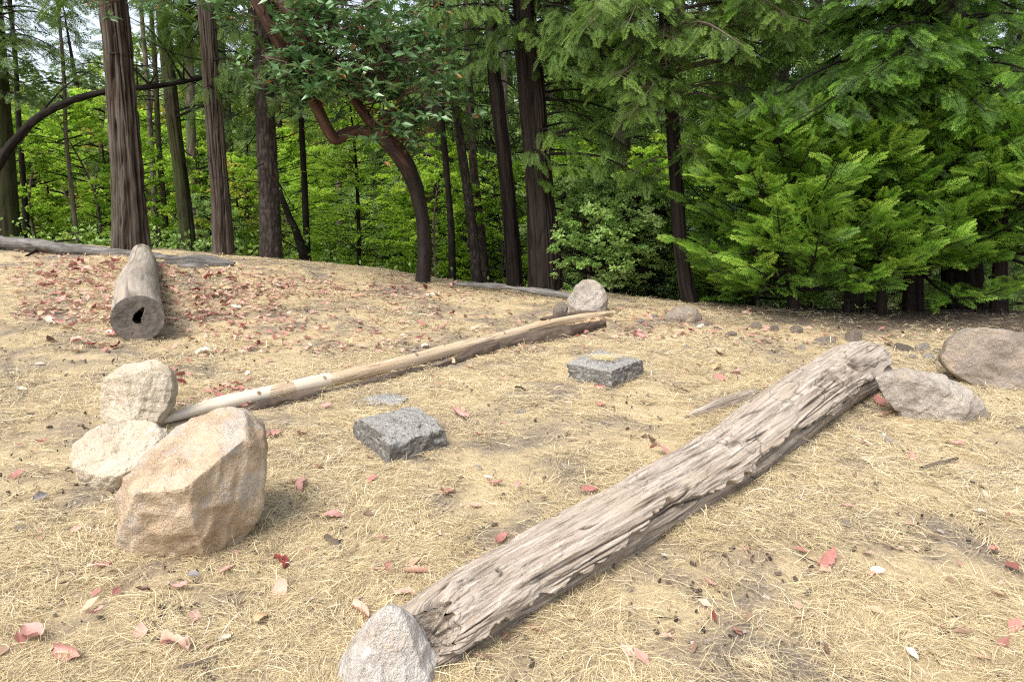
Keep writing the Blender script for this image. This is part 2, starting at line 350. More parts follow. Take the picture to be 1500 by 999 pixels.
def branch(fol, wood, p0, p1, rng, shapes, slen=.28, step=.10, sag=.12, side=.34, tone=.45, bare=.25, r0=None, dens=1.0, hang=.0, lift=.0, twigw=True, roll=.45, latw=.7):
    """one limb from p0 to p1 with side twigs carrying sprays"""
    p0 = np.array(p0, float); p1 = np.array(p1, float); L = np.linalg.norm(p1-p0)
    mid = (p0+p1)/2+np.array([0, 0, sag*L])+rng.normal(0, .03*L, 3)
    pts = catmull([p0, mid, p1], 9)
    r0 = r0 or .010+.010*L
    wood_ok = wood is not None
    if wood_ok:
        v, q, u = tube(pts, np.linspace(r0, .003, len(pts)), 5); wood.add(v, q, uvw=u)
    n = max(3, int(L*(1-bare)/step)); t = bare+(1-bare)*(np.arange(n)+rng.rand(n)*.6)/n; t = np.minimum(t, 1)
    ti = t*(len(pts)-1); i = np.minimum(ti.astype(int), len(pts)-2); f = (ti-i)[:, None]
    base = pts[i]*(1-f)+pts[i+1]*f; tan = nrm(pts[i+1]-pts[i])
    lat = nrm(np.cross(tan, [0, 0, 1.]))
    P = []; D = []; tw = []
    for sgn in (-1, 1):
        tl = side*L*(1.12-t)**.7*(.6+.6*rng.rand(n)); tl = np.clip(tl, .05, 1.3)
        dd = nrm(tan*(.75+.3*rng.rand(n)[:, None])+sgn*lat*(latw+.4*rng.rand(n)[:, None])+np.array([0, 0, 1.])*(lift-hang+rng.normal(0, .13, n))[:, None])
        k = np.maximum(1, (tl/(slen*.55)*dens)).astype(int)
        for j in range(k.max()):
            m = k > j
            fr = (j+.2+.5*rng.rand(m.sum()))/np.maximum(k[m], 1)
            pp = base[m]+dd[m]*(tl[m]*fr)[:, None]; pp[:, 2] -= (.25+hang)*(tl[m]*fr)**2
            P.append(pp); alt = nrm(np.cross(dd[m], [0, 0, 1.]))*(rng.choice([-1, 1], m.sum())[:, None]*(.15+.55*rng.rand(m.sum())[:, None]))
            D.append(nrm(dd[m]+alt+np.array([0, 0, 1.])*(-.12-hang+lift*.6+rng.normal(0, .14, m.sum()))[:, None]))
        tw.append((base, dd, tl))
    if wood_ok and twigw:
        for base_, dd, tl in tw:
            e = base_+dd*tl[:, None]; e[:, 2] -= (.25+hang)*tl**2; w = .0035
            nn = nrm(np.cross(dd, rng.normal(0, 1, (n, 3))))*w
            v = np.stack([base_-nn, base_+nn, e+nn*.5, e-nn*.5], 1).reshape(-1, 3)
            wood.add(v, np.arange(len(v)).reshape(-1, 4), uvw=v*.3)
    P.append(pts[-1:]); D.append(tan[-1:])
    P = np.concatenate(P); D = np.concatenate(D); m = len(P)
    bt = tone+rng.normal(0, .05)
    sprays_mb(fol, shapes, P, D, np.tile([0, 0, 1.], (m, 1)), slen*(.65+.6*rng.rand(m)), bt+rng.normal(0, .13, m), rng.normal(0, roll, m), rng)
def dead_twigs(mb, pts, rng, n, L, r=.012, zmin=0.3):
    pts = np.asarray(pts)
    for _ in range(n):
        p = pts[rng.randint(2, len(pts)-1)]
        a = rng.rand()*2*PI; l = L*(.4+.8*rng.rand()); d = np.array([math.cos(a), math.sin(a), rng.uniform(-.35, .25)])
        q = [p]; dd = d.copy(); k = 6
        for j in range(k):
            dd = nrm(dd+rng.normal(0, .16, 3)+np.array([0, 0, -.05])); q.append(q[-1]+dd*l/k)
        v, f, u = tube(q, np.linspace(r*(.5+.5*l), .0025, len(q)), 4); mb.add(v, f, uvw=u)
        for j in (2, 3, 4, 5):
            if rng.rand() < .75:
                d2 = nrm(dd+rng.normal(0, .7, 3)); l2 = l*.3*(.4+rng.rand()); e = catmull([q[j], q[j]+d2*l2*.5+rng.normal(0, .02, 3), q[j]+d2*l2-np.array([0, 0, .08*l2])], 4)
                v, f, u = tube(e, np.linspace(.004, .0015, 4), 3); mb.add(v, f, uvw=u)
# ------------------------------------------------------------------ trunks
def trunk(name, pts, rad, material, parent, off, sides=64, per_m=20, amp=.02, fx=9., fz=.55, flare=.45, seed=0, style='furrow', age=None, sharp=1.0):
    pts = np.asarray(pts, float); L = np.linalg.norm(np.diff(pts, axis=0), axis=1).sum(); n = int(max(12, L*per_m))
    p = catmull(pts, n*3); R = np.interp(np.linspace(0, 1, n*3), np.linspace(0, 1, len(rad)), rad)
    s_ = np.concatenate([[0], np.cumsum(np.linalg.norm(np.diff(p, axis=0), axis=1))]); l = np.linspace(0, s_[-1], n); R = np.interp(l, s_, R); p = np.stack([np.interp(l, s_, p[:, k]) for k in range(3)], -1)
    if age is not None: age = np.interp(l, s_, np.interp(np.linspace(0, 1, n*3), np.linspace(0, 1, len(age)), age))
    T, Nn, B = frames(p); a = np.arange(sides)*2*PI/sides
    A, Lz = np.meshgrid(a, l); RR = R[:, None]
    R0 = float(np.mean(rad))
    q = np.stack([np.cos(A)*R0, np.sin(A)*R0, Lz], -1)
    if style == 'furrow':
        w = noise(q*np.array([3, 3, .9])+np.array([0, 0, 1.])*np.sin(2*A)[..., None]*.6, 1, seed)*.6
        th = A+.10*w*1.5/max(R0, .1)*.3
        zo = 1.7*np.sin(2*A+seed)+1.1*np.sin(5*A+2*seed)+.5*np.sin(11*A)
        q2 = np.stack([np.cos(th)*R0*fx, np.sin(th)*R0*fx, Lz*fz+zo], -1)
        n1 = noise(q2, 1, seed+1)+.5*noise(q2, 2.1, seed+2)
        ridge = 1-np.abs(n1)*1.6; ridge = np.clip(ridge, -.4, 1); ridge = .5+.5*ridge
        ridge = ridge**sharp
        cross = noise(q*np.array([fx*.7, fx*.7, 5]), 1, seed+4)
        cross2 = np.clip(noise(q2*np.array([1, 1, 1.])+np.array([0, 0, 1.])*(Lz*4)[..., None], 1.3, seed+6)-.3, 0, 1); ridge = np.clip(ridge+.16*cross-.7*cross2, 0, 1)
    elif style == 'plate':
        q2 = q*np.array([fx, fx, fx*.42]); n1 = noise(q2, 1, seed+1)+.5*noise(q2, 2.1, seed+2)
        ridge = np.clip(.35+.9*np.abs(n1), 0, 1)
    else:
        ridge = .5+.35*fbm(q, 5, 4, seed+1)+.25*np.sin(A*3+Lz*1.7+2*noise(q, 1.5, seed))
    rr = RR+amp*(ridge-.5)*2*np.minimum(1, RR/R0+.1)+RR*.05*fbm(q, 1.1, 2, seed+9)
    fl = flare*np.exp(-Lz/.38)*(1+.35*np.sin(A*5+seed)+.25*np.sin(A*3+2*seed))
    rr = rr*(1+fl)
    v = p[:, None]+rr[..., None]*(np.cos(A)[..., None]*Nn[:, None]+np.sin(A)[..., None]*B[:, None])
    at_ = {'ridge': ridge.ravel(), 'uvw': q.reshape(-1, 3)}
    if age is not None: at_['age'] = np.repeat(age, sides)
    me = mesh(name, v.reshape(-1, 3)-off, gridq(n, sides, True), material, at_, True)
    obj(name, me, parent); return p
# ------------------------------------------------------------------ rocks
def icos(n):
    import bmesh
    bm = bmesh.new(); bmesh.ops.create_icosphere(bm, subdivisions=n, radius=1)
    v = np.array([x.co[:] for x in bm.verts]); t = np.array([[y.index for y in f.verts] for f in bm.faces]); bm.free(); return v, t
ICO = {k: icos(k) for k in (3, 4, 5, 6)}
def facet(d, rng, n, lo, hi, k=14):
    nn = nrm(rng.normal(0, 1, (n, 3))); h = rng.uniform(lo, hi, n)
    dots = d@nn.T; r = np.where(dots > .05, h/np.maximum(dots, .05), 9)
    r = np.minimum(r, 2.0); return -np.log(np.exp(-k*r).sum(1)+math.exp(-k*1.25))/k
def rock(label, cat, outline, d, thick, mt, seed=0, sub=5, rough=1.0, fac=.35, name='boulder', group=None, lean=0, planes=()):
    """outline: pixel silhouette at distance d; a solid with its own thickness"""
    rng = rs(seed); bx, by = max(outline, key=lambda q: q[1]); d = (G(bx, by)[1]+.42*thick) if by < 1000 else d
    ym = sum(q[1] for q in outline)/len(outline); xm = sum(q[0] for q in outline)/len(outline); hh = by-min(q[1] for q in outline)
    o = np.array([at(xm+(x-xm)*.92, (y if y < ym else y+.22*(y-ym)) if by < 1000 else y, d) for x, y in outline]); c = (o.min(0)+o.max(0))/2
    u = o[:, 0]-c[0]; w = o[:, 2]-c[2]
    th = np.arctan2(w, u); rr = np.hypot(u, w); k = np.argsort(th); th, rr = th[k], rr[k]
    th = np.concatenate([th-2*PI, th, th+2*PI]); rr = np.tile(rr, 3)
    dv, t = ICO[sub]; a = np.arctan2(dv[:, 2], dv[:, 0]); pr = np.hypot(dv[:, 0], dv[:, 2])
    S = 0
    for da in (-.09, 0, .09): S = S+np.interp(a+da, th, rr)
    rho = S/3
    f = facet(dv, rng, 16, .72, 1.0); f = 1-(1-f)*fac*(1-pr**6)
    x = rho*np.sign(pr)*pr**.85*np.cos(a)*f; z = rho*pr**.85*np.sin(a)*f; y = dv[:, 1]*thick*f+lean*z
    v = np.stack([x, y, z], -1); R = float(np.mean(rr))
    for (nx, ny, nz, h) in planes:
        nn = np.array([nx, ny, nz], float); nn /= np.linalg.norm(nn); e = v@nn-h*R; v = v-np.maximum(e, 0)[:, None]*nn*.93
    nv = nrm(v); q = v+c
    tn = nrm(rng.normal(0, 1, 3)*np.array([.6, .6, 1.4])); tt = (q@tn)/R*3.2+.9*fbm(q, 1.3/R*.5, 3, seed+11); fr_ = tt-np.floor(tt); nv_ = .035*(sstep(0, .16, fr_)-fr_)
    cut = np.clip(np.abs(noise(q, 2.6/R*.5, seed+21)), 0, .10)/.10; nv_ = nv_-.028*(1-cut)
    dsp = nv_+.08*fbm(q, 2.2/R*.5, 4, seed)+.045*(1-2*np.abs(noise(q, 4/R*.5, seed+3)))+.030*(1-2*np.abs(noise(q, 9/R*.5, seed+31)))+.02*fbm(q, 14/R*.5, 3, seed+5)
    v = v+nv*(dsp*R*rough)[:, None]
    top = name
    ob = obj(top, mesh(top, v, None, M[mt], None, True, t), None, c)
    return tag(ob, label, cat, group)
def stone_mesh(seed, mt, sub=4, name='stone'):
    rng = rs(seed); dv, t = ICO[sub]; f = facet(dv, rng, 12, .6, 1.0, 10)
    v = dv*f[:, None]*np.array([1, rng.uniform(.6, .95), rng.uniform(.5, .75)]); v += nrm(v)*(.05*fbm(v, 2.5, 4, seed))[:, None]
    return mesh(name, v, None, M[mt], None, True, t)
# ------------------------------------------------------------------ ground sheet
def axis(lo, hi, st, far, g=1.10):
    c = list(np.arange(lo, hi+1e-6, st)); s = st
    while c[-1] < far: s *= g; c.append(c[-1]+s)
    s = st; a = []; x = lo
    while x > -far: s *= g; x -= s; a.append(x)
    return np.array(a[::-1]+c)
gx = axis(-9, 9, .05, 600); gy = axis(.8, 13, .05, 600)
X, Y = np.meshgrid(gx, gy); Z = height(X, Y)
Q = P3(X, Y); nearm = 1-sstep(14, 22, np.hypot(X, Y))
Z = Z+nearm*(.012*fbm(Q, 5, 3, 21)+.010*fbm(Q, 16, 2, 23))
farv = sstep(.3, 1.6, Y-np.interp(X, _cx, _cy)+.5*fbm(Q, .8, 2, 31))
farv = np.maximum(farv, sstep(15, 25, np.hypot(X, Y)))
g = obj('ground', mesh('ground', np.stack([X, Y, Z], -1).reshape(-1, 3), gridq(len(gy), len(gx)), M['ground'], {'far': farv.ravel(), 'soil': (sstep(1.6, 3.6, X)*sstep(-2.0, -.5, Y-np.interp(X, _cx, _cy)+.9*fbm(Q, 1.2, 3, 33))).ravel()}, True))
tag(g, kind='structure')
# ------------------------------------------------------------------ dry grass
ROCKS = []                               # (x, y, radius) where grass thickens
def straw(n, seed, dmin, dmax, length, width, flat, name, label, dmode='scatter'):
    rng = rs(seed)
    a = rng.uniform(-1.05, 1.05, n*3); d = dmin*(dmax/dmin)**rng.rand(n*3) if dmode == 'log' else rng.uniform(dmin, dmax, n*3)
    x = d*np.tan(a*.86); y = d
    s = y-np.interp(x, _cx, _cy); ok = (s < .55)&(np.abs(x) < 13)
    dn = fbm(P3(x, y), 1.5, 4, 41); dn2 = fbm(P3(x, y), 6, 3, 43)
    ok &= rng.rand(n*3) < np.clip(.58+dn*2.2+dn2*1.3, .06, 1)
    edge = sstep(2.0, 4.5, x)*sstep(1.9, .2, -s+.0)             # thinner under the trees on the right
    ok &= rng.rand(n*3) > edge*.8
    x, y = x[ok][:n], y[ok][:n]; m = len(x); z = height(x, y)+.010*fbm(P3(x, y), 5, 2, 21)
    az = np.where(rng.rand(m) < .62, fbm(P3(x, y), 1.7, 3, 47)*9+rng.normal(0, .55, m), rng.rand(m)*2*PI); e_ = .03; gz = z; zx = (height(x+e_, y)-z)/e_; zy = (height(x, y+e_)-z)/e_; el = np.abs(rng.normal(0, flat, m))
    L = length*(.4+1.1*rng.rand(m)**1.3); K = 4
    bend = rng.normal(0, .75, m)*(1+1.2*(rng.rand(m) < .2))
    pts = np.zeros((m, K+1, 3)); pts[:, 0] = np.stack([x, y, z+rng.rand(m)*.022], -1)
    for k in range(K):
        aa = az+bend*(k/K); ee = el*(1-k*.55)
        pts[:, k+1] = pts[:, k]+np.stack([np.cos(aa)*np.cos(ee), np.sin(aa)*np.cos(ee), np.sin(ee)], -1)*(L/K)[:, None]
    pts[:, :, 2] = np.maximum(pts[:, :, 2], z[:, None]+zx[:, None]*(pts[:, :, 0]-x[:, None])+zy[:, None]*(pts[:, :, 1]-y[:, None])+.004+rng.rand(m)[:, None]*.014)
    W = width*(.5+1.3*rng.rand(m)**2)*(.6+.16*y)
    sd = np.stack([-np.sin(az+bend*.5), np.cos(az+bend*.5), rng.normal(0, .4, m)], -1); sd = nrm(sd)
    tp = np.array([1, 1, .9, .7, .15])
    v = np.stack([pts-sd[:, None]*(W[:, None]*tp)[..., None], pts+sd[:, None]*(W[:, None]*tp)[..., None]], 2)   # m,K+1,2,3
    q = np.array([[2*k, 2*k+1, 2*k+3, 2*k+2] for k in range(K)])
    q = (q[None]+(np.arange(m)*(2*(K+1)))[:, None, None]).reshape(-1, 4)
    tone = np.clip(rng.beta(2.4, 2.0, m)+.12*dn[ok][:n], 0, 1); tone = np.where(rng.rand(m) < .15, .08, tone); tone = tone*0 if 'twig' in name else tone
    me = mesh(name, v.reshape(-1, 3), q, M['bark_grey' if 'twig' in name else 'straw'], {'ridge': np.full(m*2*(K+1), .55), 'uvw': v.reshape(-1, 3), 'tone': np.repeat(tone, 2*(K+1))})
    return tag(obj(name, me), label, 'dry grass', None, 'stuff')
straw(480000, 11, 1.5, 13, .090, .00066, .15, 'dry_grass', 'straw coloured dry grass lying over the clearing', 'log')
straw(3800, 13, 1.5, 12, .06, .0020, .12, 'twig_litter', 'broken brown twigs and needles littering the dry grass', 'log')
straw(16000, 12, 1.5, 12, .13, .0010, .8, 'upright_dry_grass', 'sparse upright wisps of dry grass in the clearing', 'log')
# ------------------------------------------------------------------ rocks of the clearing
rock('largest tan boulder, broken ridge across its front, beside the near end of the thin pole', 'boulder',
     [(176,765),(182,725),(196,690),(225,655),(262,628),(300,610),(335,611),(362,622),(381,648),(385,700),(380,745),(362,775),(330,800),(285,812),(240,800),(205,785)], 3.35, .33, 'rock_tan', 3, 6, .95, .5, planes=((-.10,-1,-.25,.62),(.85,-.7,-.15,.70),(-.25,-.5,1,.66),(-.8,-.7,.3,.72)))
rock('pale cream low rock touching the left side of the largest boulder', 'boulder',
     [(112,650),(130,634),(160,628),(190,622),(220,624),(245,640),(240,690),(215,705),(180,700),(150,690),(128,690),(118,672)], 3.95, .22, 'rock_pale', 8, 6, 1.1, .5, planes=((0,-.7,1,.55),))
rock('rounded tan boulder with flat face behind the pale low rock', 'boulder',
     [(150,585),(156,552),(172,536),(205,529),(235,535),(250,560),(252,590),(240,612),(215,632),(180,628),(158,612)], 4.55, .22, 'rock_pale', 12, 6, .8, .5, planes=((-.45,-1,.25,.50),(.6,-.8,.45,.52),(-.1,-.25,1,.80)))
rock('pointed pale grey boulder propping the near end of the thick log', 'boulder',
     [(480,1010),(500,965),(530,925),(560,897),(575,888),(592,905),(615,930),(640,965),(660,1005),(662,1080),(560,1120),(470,1080)], 2.0, .17, 'rock_light', 21, 6, .7, .6, planes=((.30,-.9,.45,.60),(-.85,-.6,.40,.66),(.9,-.2,.5,.78)))
rock('low wedge shaped rock with pale top, right of the far end of the thick log', 'boulder',
     [(1284,552),(1310,546),(1350,548),(1390,560),(1425,577),(1444,592),(1440,606),(1400,614),(1350,612),(1312,595),(1292,575)], 5.45, .20, 'rock_grey', 25, 6, 1.0, .6, planes=((-.45,-1,-.1,.40),(.1,-.35,1,.50)))
rock('small grey stone leaning on the front of the wedge shaped rock', 'stone', [(1352,606),(1356,595),(1372,592),(1388,598),(1386,612),(1366,616)], 5.1, .06, 'rock_grey', 27, 4, name='stone')
rock('big smooth brown boulder at the right edge under the cedar', 'boulder',
     [(1380,525),(1392,500),(1410,485),(1435,477),(1465,482),(1500,492),(1540,500),(1580,520),(1590,560),(1540,570),(1490,558),(1440,552),(1400,545)], 6.35, .50, 'rock_umber', 30, 6, .9, .55, planes=((-.5,-1,.3,.55),(.35,-1,.25,.50)))
bpy.data.objects['boulder.005'].location.z -= .03
rock('grey pyramid shaped rock at the end of the crest log by the shrub', 'boulder',
     [(830,452),(838,428),(848,416),(860,411),(876,416),(886,428),(889,446),(880,456),(850,460)], 8.3, .22, 'rock_grey', 34, 5, 1.1, .7, planes=((-.2,-1,.35,.5),))
rock('small dark stone just left of the grey pyramid shaped rock', 'stone', [(812,462),(815,448),(822,441),(829,446),(830,458),(822,465)], 7.7, .06, 'rock_dark', 35, 4, name='stone')
rock('low brownish rock at the foot of the leaning dark trunk', 'boulder', [(970,466),(982,456),(1004,449),(1022,455),(1030,466),(1000,472)], 7.9, .16, 'rock_umber', 36, 4)
# stones lining the shaded edge
SH = [(1210,495,22,14,'rock_umber','low brown stone under the cedar just beyond the thick log'), (1248,492,26,12,'rock_umber','flat brown stone under the cedar beside the thin trunks'),
      (1322,508,14,12,'rock_dark','reddish brown stone beyond the far end of the thick log'), (1350,506,17,12,'rock_grey','angular grey stone between the thick log and the big smooth boulder'),
      (1374,510,11,11,'rock_umber','upright brown stone touching the left side of the big smooth boulder'), (1359,522,11,7,'rock_light','flat pale stone in front of the angular grey stone'),
      (1335,522,9,7,'rock_grey','small grey stone behind the wedge shaped rock'), (1174,506,11,9,'rock_light','pale round stone short of the cedar beside the thick log'),
      (1005,506,9,10,'rock_light','pale grey stone in straw right of the far concrete block'), (1052,478,9,9,'rock_dark','dark round stone at the left foot of the bright cedar'),
      (1070,488,12,8,'rock_umber','low brown stone in front of the dark round stone'), (1030,472,12,7,'rock_grey','grey stone right of the leaning dark trunk'),
      (1105,475,12,9,'rock_umber','brown stone under the lowest cedar sprays, leftmost pair'), (1135,480,13,8,'rock_dark','dark stone under the lowest cedar sprays'),
      (1165,482,13,9,'rock_umber','brown stone in shade left of the first thin cedar trunk'), (1040,505,7,4,'rock_grey','tiny grey stone in the straw before the cedar'),
      (940,470,9,7,'rock_grey','grey stone among leaves beyond the thin pole end'), (1390,518,8,6,'rock_dark','dark chip between two stones left of the big smooth boulder'),
      (960,462,10,6,'rock_grey','grey stone at the edge of the slope left of the leaning trunk'), (1118,498,8,5,'rock_umber','small brown stone in bare soil under the cedar'),
      (1085,497,7,4,'rock_dark','small dark stone in bare soil under the cedar'), (1300,503,10,8,'rock_umber','brown stone directly behind the thick log end'),
      (765,602,9,4,'rock_light','small pale stone between the two concrete blocks'), (1280,708,9,8,'rock_dark','dark chip of stone in straw below the white leaf'),
      (30,775,13,10,'rock_pale','pale cream stone in straw left of the largest boulder'), (10,795,10,9,'rock_pale','round cream stone at the left edge of the clearing'),
      (1235,765,12,8,'rock_pale','half buried pale stone right of the thick log'), (555,828,8,6,'rock_light','tiny white stone left of the thick log'),
      (45,605,7,5,'rock_grey','small bluish grey stone in straw left of the rounded boulder'), (430,860,0,0,'',''),
      (845,432,6,6,'rock_umber','tiny stone tucked behind the grey pyramid rock')]
for i, (px, py, w, h, mt, lb) in enumerate(SH):
    if not w: continue
    p = G(px, py+h*.5); sc = w*p[1]/F*(.8 if 460 < py < 512 and px < 1320 else 1.0)
    o = obj('stone', stone_mesh(100+i, mt), None, p+np.array([0, 0, sc*.05])); o.scale = (sc, sc, sc*1.15); o.rotation_euler = (0, 0, i*1.3); tag(o, lb, 'stone')
# ------------------------------------------------------------------ concrete blocks
def block(label, base, top, tilt, seed, bulge=.012, spread=0):
    """base: three ground corners (left, front, right) in pixels; top: four corners offset as fractions"""
    A, B_, C = [G(*b) for b in base]; D = A+C-B_
    c = (A+C)/2; n = 44; rng = rs(seed)
    h = top
    bc = np.array([A, B_, C, D]); tc = bc.copy(); 
    for i in range(4): tc[i] = c+(bc[i]-c)*tilt[i][0]; tc[i][2] = c[2]+h*tilt[i][1]
    bc[:, 2] = c[2]-.06
    V = []; Qs = []; k = 0
    def face(p00, p10, p11, p01):
        nonlocal k
        s, t = np.meshgrid(np.linspace(0, 1, n), np.linspace(0, 1, n)); s = s[..., None]; t = t[..., None]
        v = (p00*(1-s)+p10*s)*(1-t)+(p01*(1-s)+p11*s)*t
        V.append(v.reshape(-1, 3)); Qs.append(gridq(n, n)+k); k += n*n
    for i in range(4):
        j = (i+1) % 4; face(bc[i], bc[j], tc[j], tc[i])
    face(tc[0], tc[1], tc[2], tc[3])
    v = np.concatenate(V); cc = c+np.array([0, 0, h*.4]); 
    # rounded and broken edges: pull corners in, then rough aggregate
    e = v-cc; rn = nrm(e); R = np.linalg.norm(tc[0]-tc[2])/2
    for s_ in range(2):
        ax = np.abs(e@nrm(tc[0]-tc[2])/R)+np.abs(e@nrm(tc[1]-tc[3])/R)
    tp = sstep(.75, 1.0, (v[:, 2]-c[2])/h); v = v-rn*(tp*np.clip(ax-.82, 0, 1)*.10)[:, None]
    d = .022*fbm(v, 8, 3, seed)-.030*np.clip(noise(v, 13, seed+8)-.35, 0, 1)+.014*fbm(v, 34, 3, seed+2)-.016*np.clip(noise(v, 45, seed+4)-.25, 0, 1)
    v = v+rn*d[:, None]*1.0
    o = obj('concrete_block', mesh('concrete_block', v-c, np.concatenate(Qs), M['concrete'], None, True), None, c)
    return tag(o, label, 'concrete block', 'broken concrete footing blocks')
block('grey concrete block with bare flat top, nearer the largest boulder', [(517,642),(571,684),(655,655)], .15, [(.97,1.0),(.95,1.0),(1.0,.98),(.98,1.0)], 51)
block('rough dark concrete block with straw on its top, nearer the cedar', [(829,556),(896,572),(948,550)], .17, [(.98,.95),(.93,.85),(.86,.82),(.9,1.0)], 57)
p = G(565, 588); rng = rs(5)
dv, t = ICO[4]; v = dv*np.array([.155, .13, .035]); v[:, :2] *= (1+.3*noise(dv, 1.6, 77))[:, None]; v += nrm(v)*(.006*fbm(v, 30, 3, 3))[:, None]
tag(obj('concrete_fragment', mesh('concrete_fragment', v, None, M['concrete'], None, True, t), None, p+np.array([0, 0, .008])), 'thin flat concrete fragment sunk in straw behind the bare topped block', 'concrete piece')
# straw patch on the far block's top is part of its look
p = (G(829,556)+G(948,550))/2; rng = rs(6); mb = MB(); nb = 260
b0 = np.stack([p[0]+rng.normal(0, .055, nb)-.03, p[1]+rng.normal(0, .045, nb)+.03, np.full(nb, p[2]+.163)+rng.rand(nb)*.012], -1); a = rng.rand(nb)*2*PI
dd = np.stack([np.cos(a), np.sin(a), 0*a], -1)*.05; sd = np.stack([-np.sin(a), np.cos(a), 0*a], -1)*.003
v = np.stack([b0-dd-sd, b0-dd+sd, b0+dd+sd*.4, b0+dd-sd*.4], 1).reshape(-1, 3); mb.add(v, np.arange(len(v)).reshape(-1, 4), tone=np.repeat(rng.rand(nb)*.5+.4, 4))
tag(obj('straw_tuft', mb.mesh('straw_tuft', M['straw'])), 'thin mat of straw lying on top of the rough dark concrete block', 'straw', None, 'stuff')
# ------------------------------------------------------------------ logs
def logmesh(pts, rad, sides, per_m, disp, attrs_fn=None, cap=True, end_noise=.0, seed=0, squash=1.0):
    pts = np.asarray(pts, float); L = np.linalg.norm(np.diff(pts, axis=0), axis=1).sum(); n = int(L*per_m)
    p = catmull(pts, n); R = np.interp(np.linspace(0, 1, n), np.linspace(0, 1, len(rad)), rad)
    T, Nn, B = frames(p); a = np.arange(sides)*2*PI/sides; A, S = np.meshgrid(a, np.linspace(0, L, n))
    q = np.stack([np.cos(A)*R.mean(), np.sin(A)*R.mean(), S], -1)
    dr, pit = disp(A, S, q, L); rr = R[:, None]+dr
    if end_noise:
        for endS, sg in ((0, 1), (L, -1)):
            dd = np.abs(S-endS); rr = rr*(1-.16*np.exp(-dd/.03)*(1+noise(q*np.array([9, 9, 0]), 1, seed+80)))
    v = p[:, None]+rr[..., None]*(np.cos(A)[..., None]*Nn[:, None]+np.sin(A)[..., None]*B[:, None])
    if squash != 1: v = p[:, None]+(rr[..., None]*squash*(np.cos(A)[..., None]*Nn[:, None])+rr[..., None]*np.sin(A)[..., None]*B[:, None])
    if end_noise:
        jag = end_noise*noise(q*np.array([9, 9, 0]), 1, seed+90)+end_noise*.6*noise(q*np.array([26, 26, 0]), 1, seed+91)
        w = np.exp(-S/.12)+np.exp(-(L-S)/.12); v = v+T[:, None]*(jag*w)[..., None]
    V = [v.reshape(-1, 3)]; Qq = [gridq(n, sides, True)]; U = [q.reshape(-1, 3)]; Pt = [pit.ravel()]; k = n*sides
    if cap:
        for e in (0, n-1):
            ring = v[e]; c = ring.mean(0); m = 8; f = np.linspace(1, .02, m)[:, None, None]
            vv = c+(ring[None]-c)*f+T[e]*((-.02 if e else .02)*noise(P3(np.cos(A[:m])*f[..., 0]*4, np.sin(A[:m])*f[..., 0]*4), 3, seed+5))[..., None]
            V.append(vv.reshape(-1, 3)); qq = gridq(m, sides, True); Qq.append((qq[:, ::-1] if e == 0 else qq)+k); U.append((q[e][None]*f).reshape(-1, 3)); Pt.append(np.full(m*sides, .12)); k += m*sides
    return np.concatenate(V), np.concatenate(Qq), np.concatenate(U), np.concatenate(Pt), p, R
# thick weathered log
CT = [(678,987,.155),(786,912,.165),(930,828,.180),(1050,752,.190),(1140,692,.205),(1230,626,.235),(1296,580,.265)]
cts = np.array([G(x, y) for x, y, _ in CT]); crad = [c_[2] for c_ in CT]
ldir = nrm(cts[-1]-cts[0]); lper = nrm(np.array([-ldir[1], ldir[0], 0])); a0 = cts[0]; pts = []
for c_, r_ in zip(cts, crad): q = c_+lper*r_*1.02; pts.append([q[0], q[1], float(height(q[0], q[1]))+r_*np.interp(r_, [.155, .24], [.28, .52])])
pts[0] = list(np.array(pts[0])-ldir*.04); pts[-1] = list(np.array(pts[-1])+ldir*.24)
def disp_old(A, S, q, L):
    # A=0 is up; the camera side is where sin(A) < 0 or > 0, found from the frame below
    wv = noise(q*np.array([6, 6, 1.5]), 1, 60)*.05; qq = np.stack([np.cos(A+wv)*.2, np.sin(A+wv)*.2, S], -1)
    g = noise(qq*np.array([30, 30, 1.5]), 1, 61); g2 = noise(qq*np.array([85, 85, 3.5]), 1, 62); g3 = noise(qq*np.array([160, 160, 9]), 1, 65)
    sl = noise(qq*np.array([20, 20, 3.4]), 1, 63)+.5*noise(qq*np.array([45, 45, 7]), 1, 69); step = sstep(.10, .16, sl)*.005+sstep(-.30, -.25, sl)*.005
    crack = np.clip(1-np.abs(noise(qq*np.array([26, 26, 1.1]), 1, 64))*11, 0, 1)*sstep(-.25, .1, noise(q*4, 1, 66))
    cross = np.clip(1-np.abs(noise(q*np.array([14, 14, 16]), 1, 67)+.3*sl)*12, 0, 1)*np.clip(noise(q*3.2, 1, 68)*3, 0, 1)
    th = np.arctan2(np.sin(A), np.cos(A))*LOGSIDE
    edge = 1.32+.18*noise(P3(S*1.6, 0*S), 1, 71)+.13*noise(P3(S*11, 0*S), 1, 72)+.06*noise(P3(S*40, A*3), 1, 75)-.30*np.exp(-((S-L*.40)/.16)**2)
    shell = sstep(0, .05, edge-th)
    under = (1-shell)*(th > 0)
    bulge = .022*np.exp(-((S-L*.40)/.25)**2)*np.exp(-((th-.80)/.35)**2)
    rot = sstep(.80, .86, S/L)*sstep(.98, .92, S/L)*np.exp(-((th-.7)/.6)**2)*np.clip(noise(q*16, 1, 73)+.15, 0, 1)
    dr = .004*g+.0035*g2+.0015*g3+step-.014*crack-.007*cross+.022*fbm(q*np.array([2.4, 2.4, 1.5]), 1, 2, 74)-.030*under+bulge-.035*rot
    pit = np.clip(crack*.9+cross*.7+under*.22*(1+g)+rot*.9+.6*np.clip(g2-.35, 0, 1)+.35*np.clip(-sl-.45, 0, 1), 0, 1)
    return dr, pit
LOGSIDE = 1
pp = catmull(pts, 20); T_, N_, B_ = frames(pp); LOGSIDE = 1 if B_[10] @ (-lper) > 0 else -1
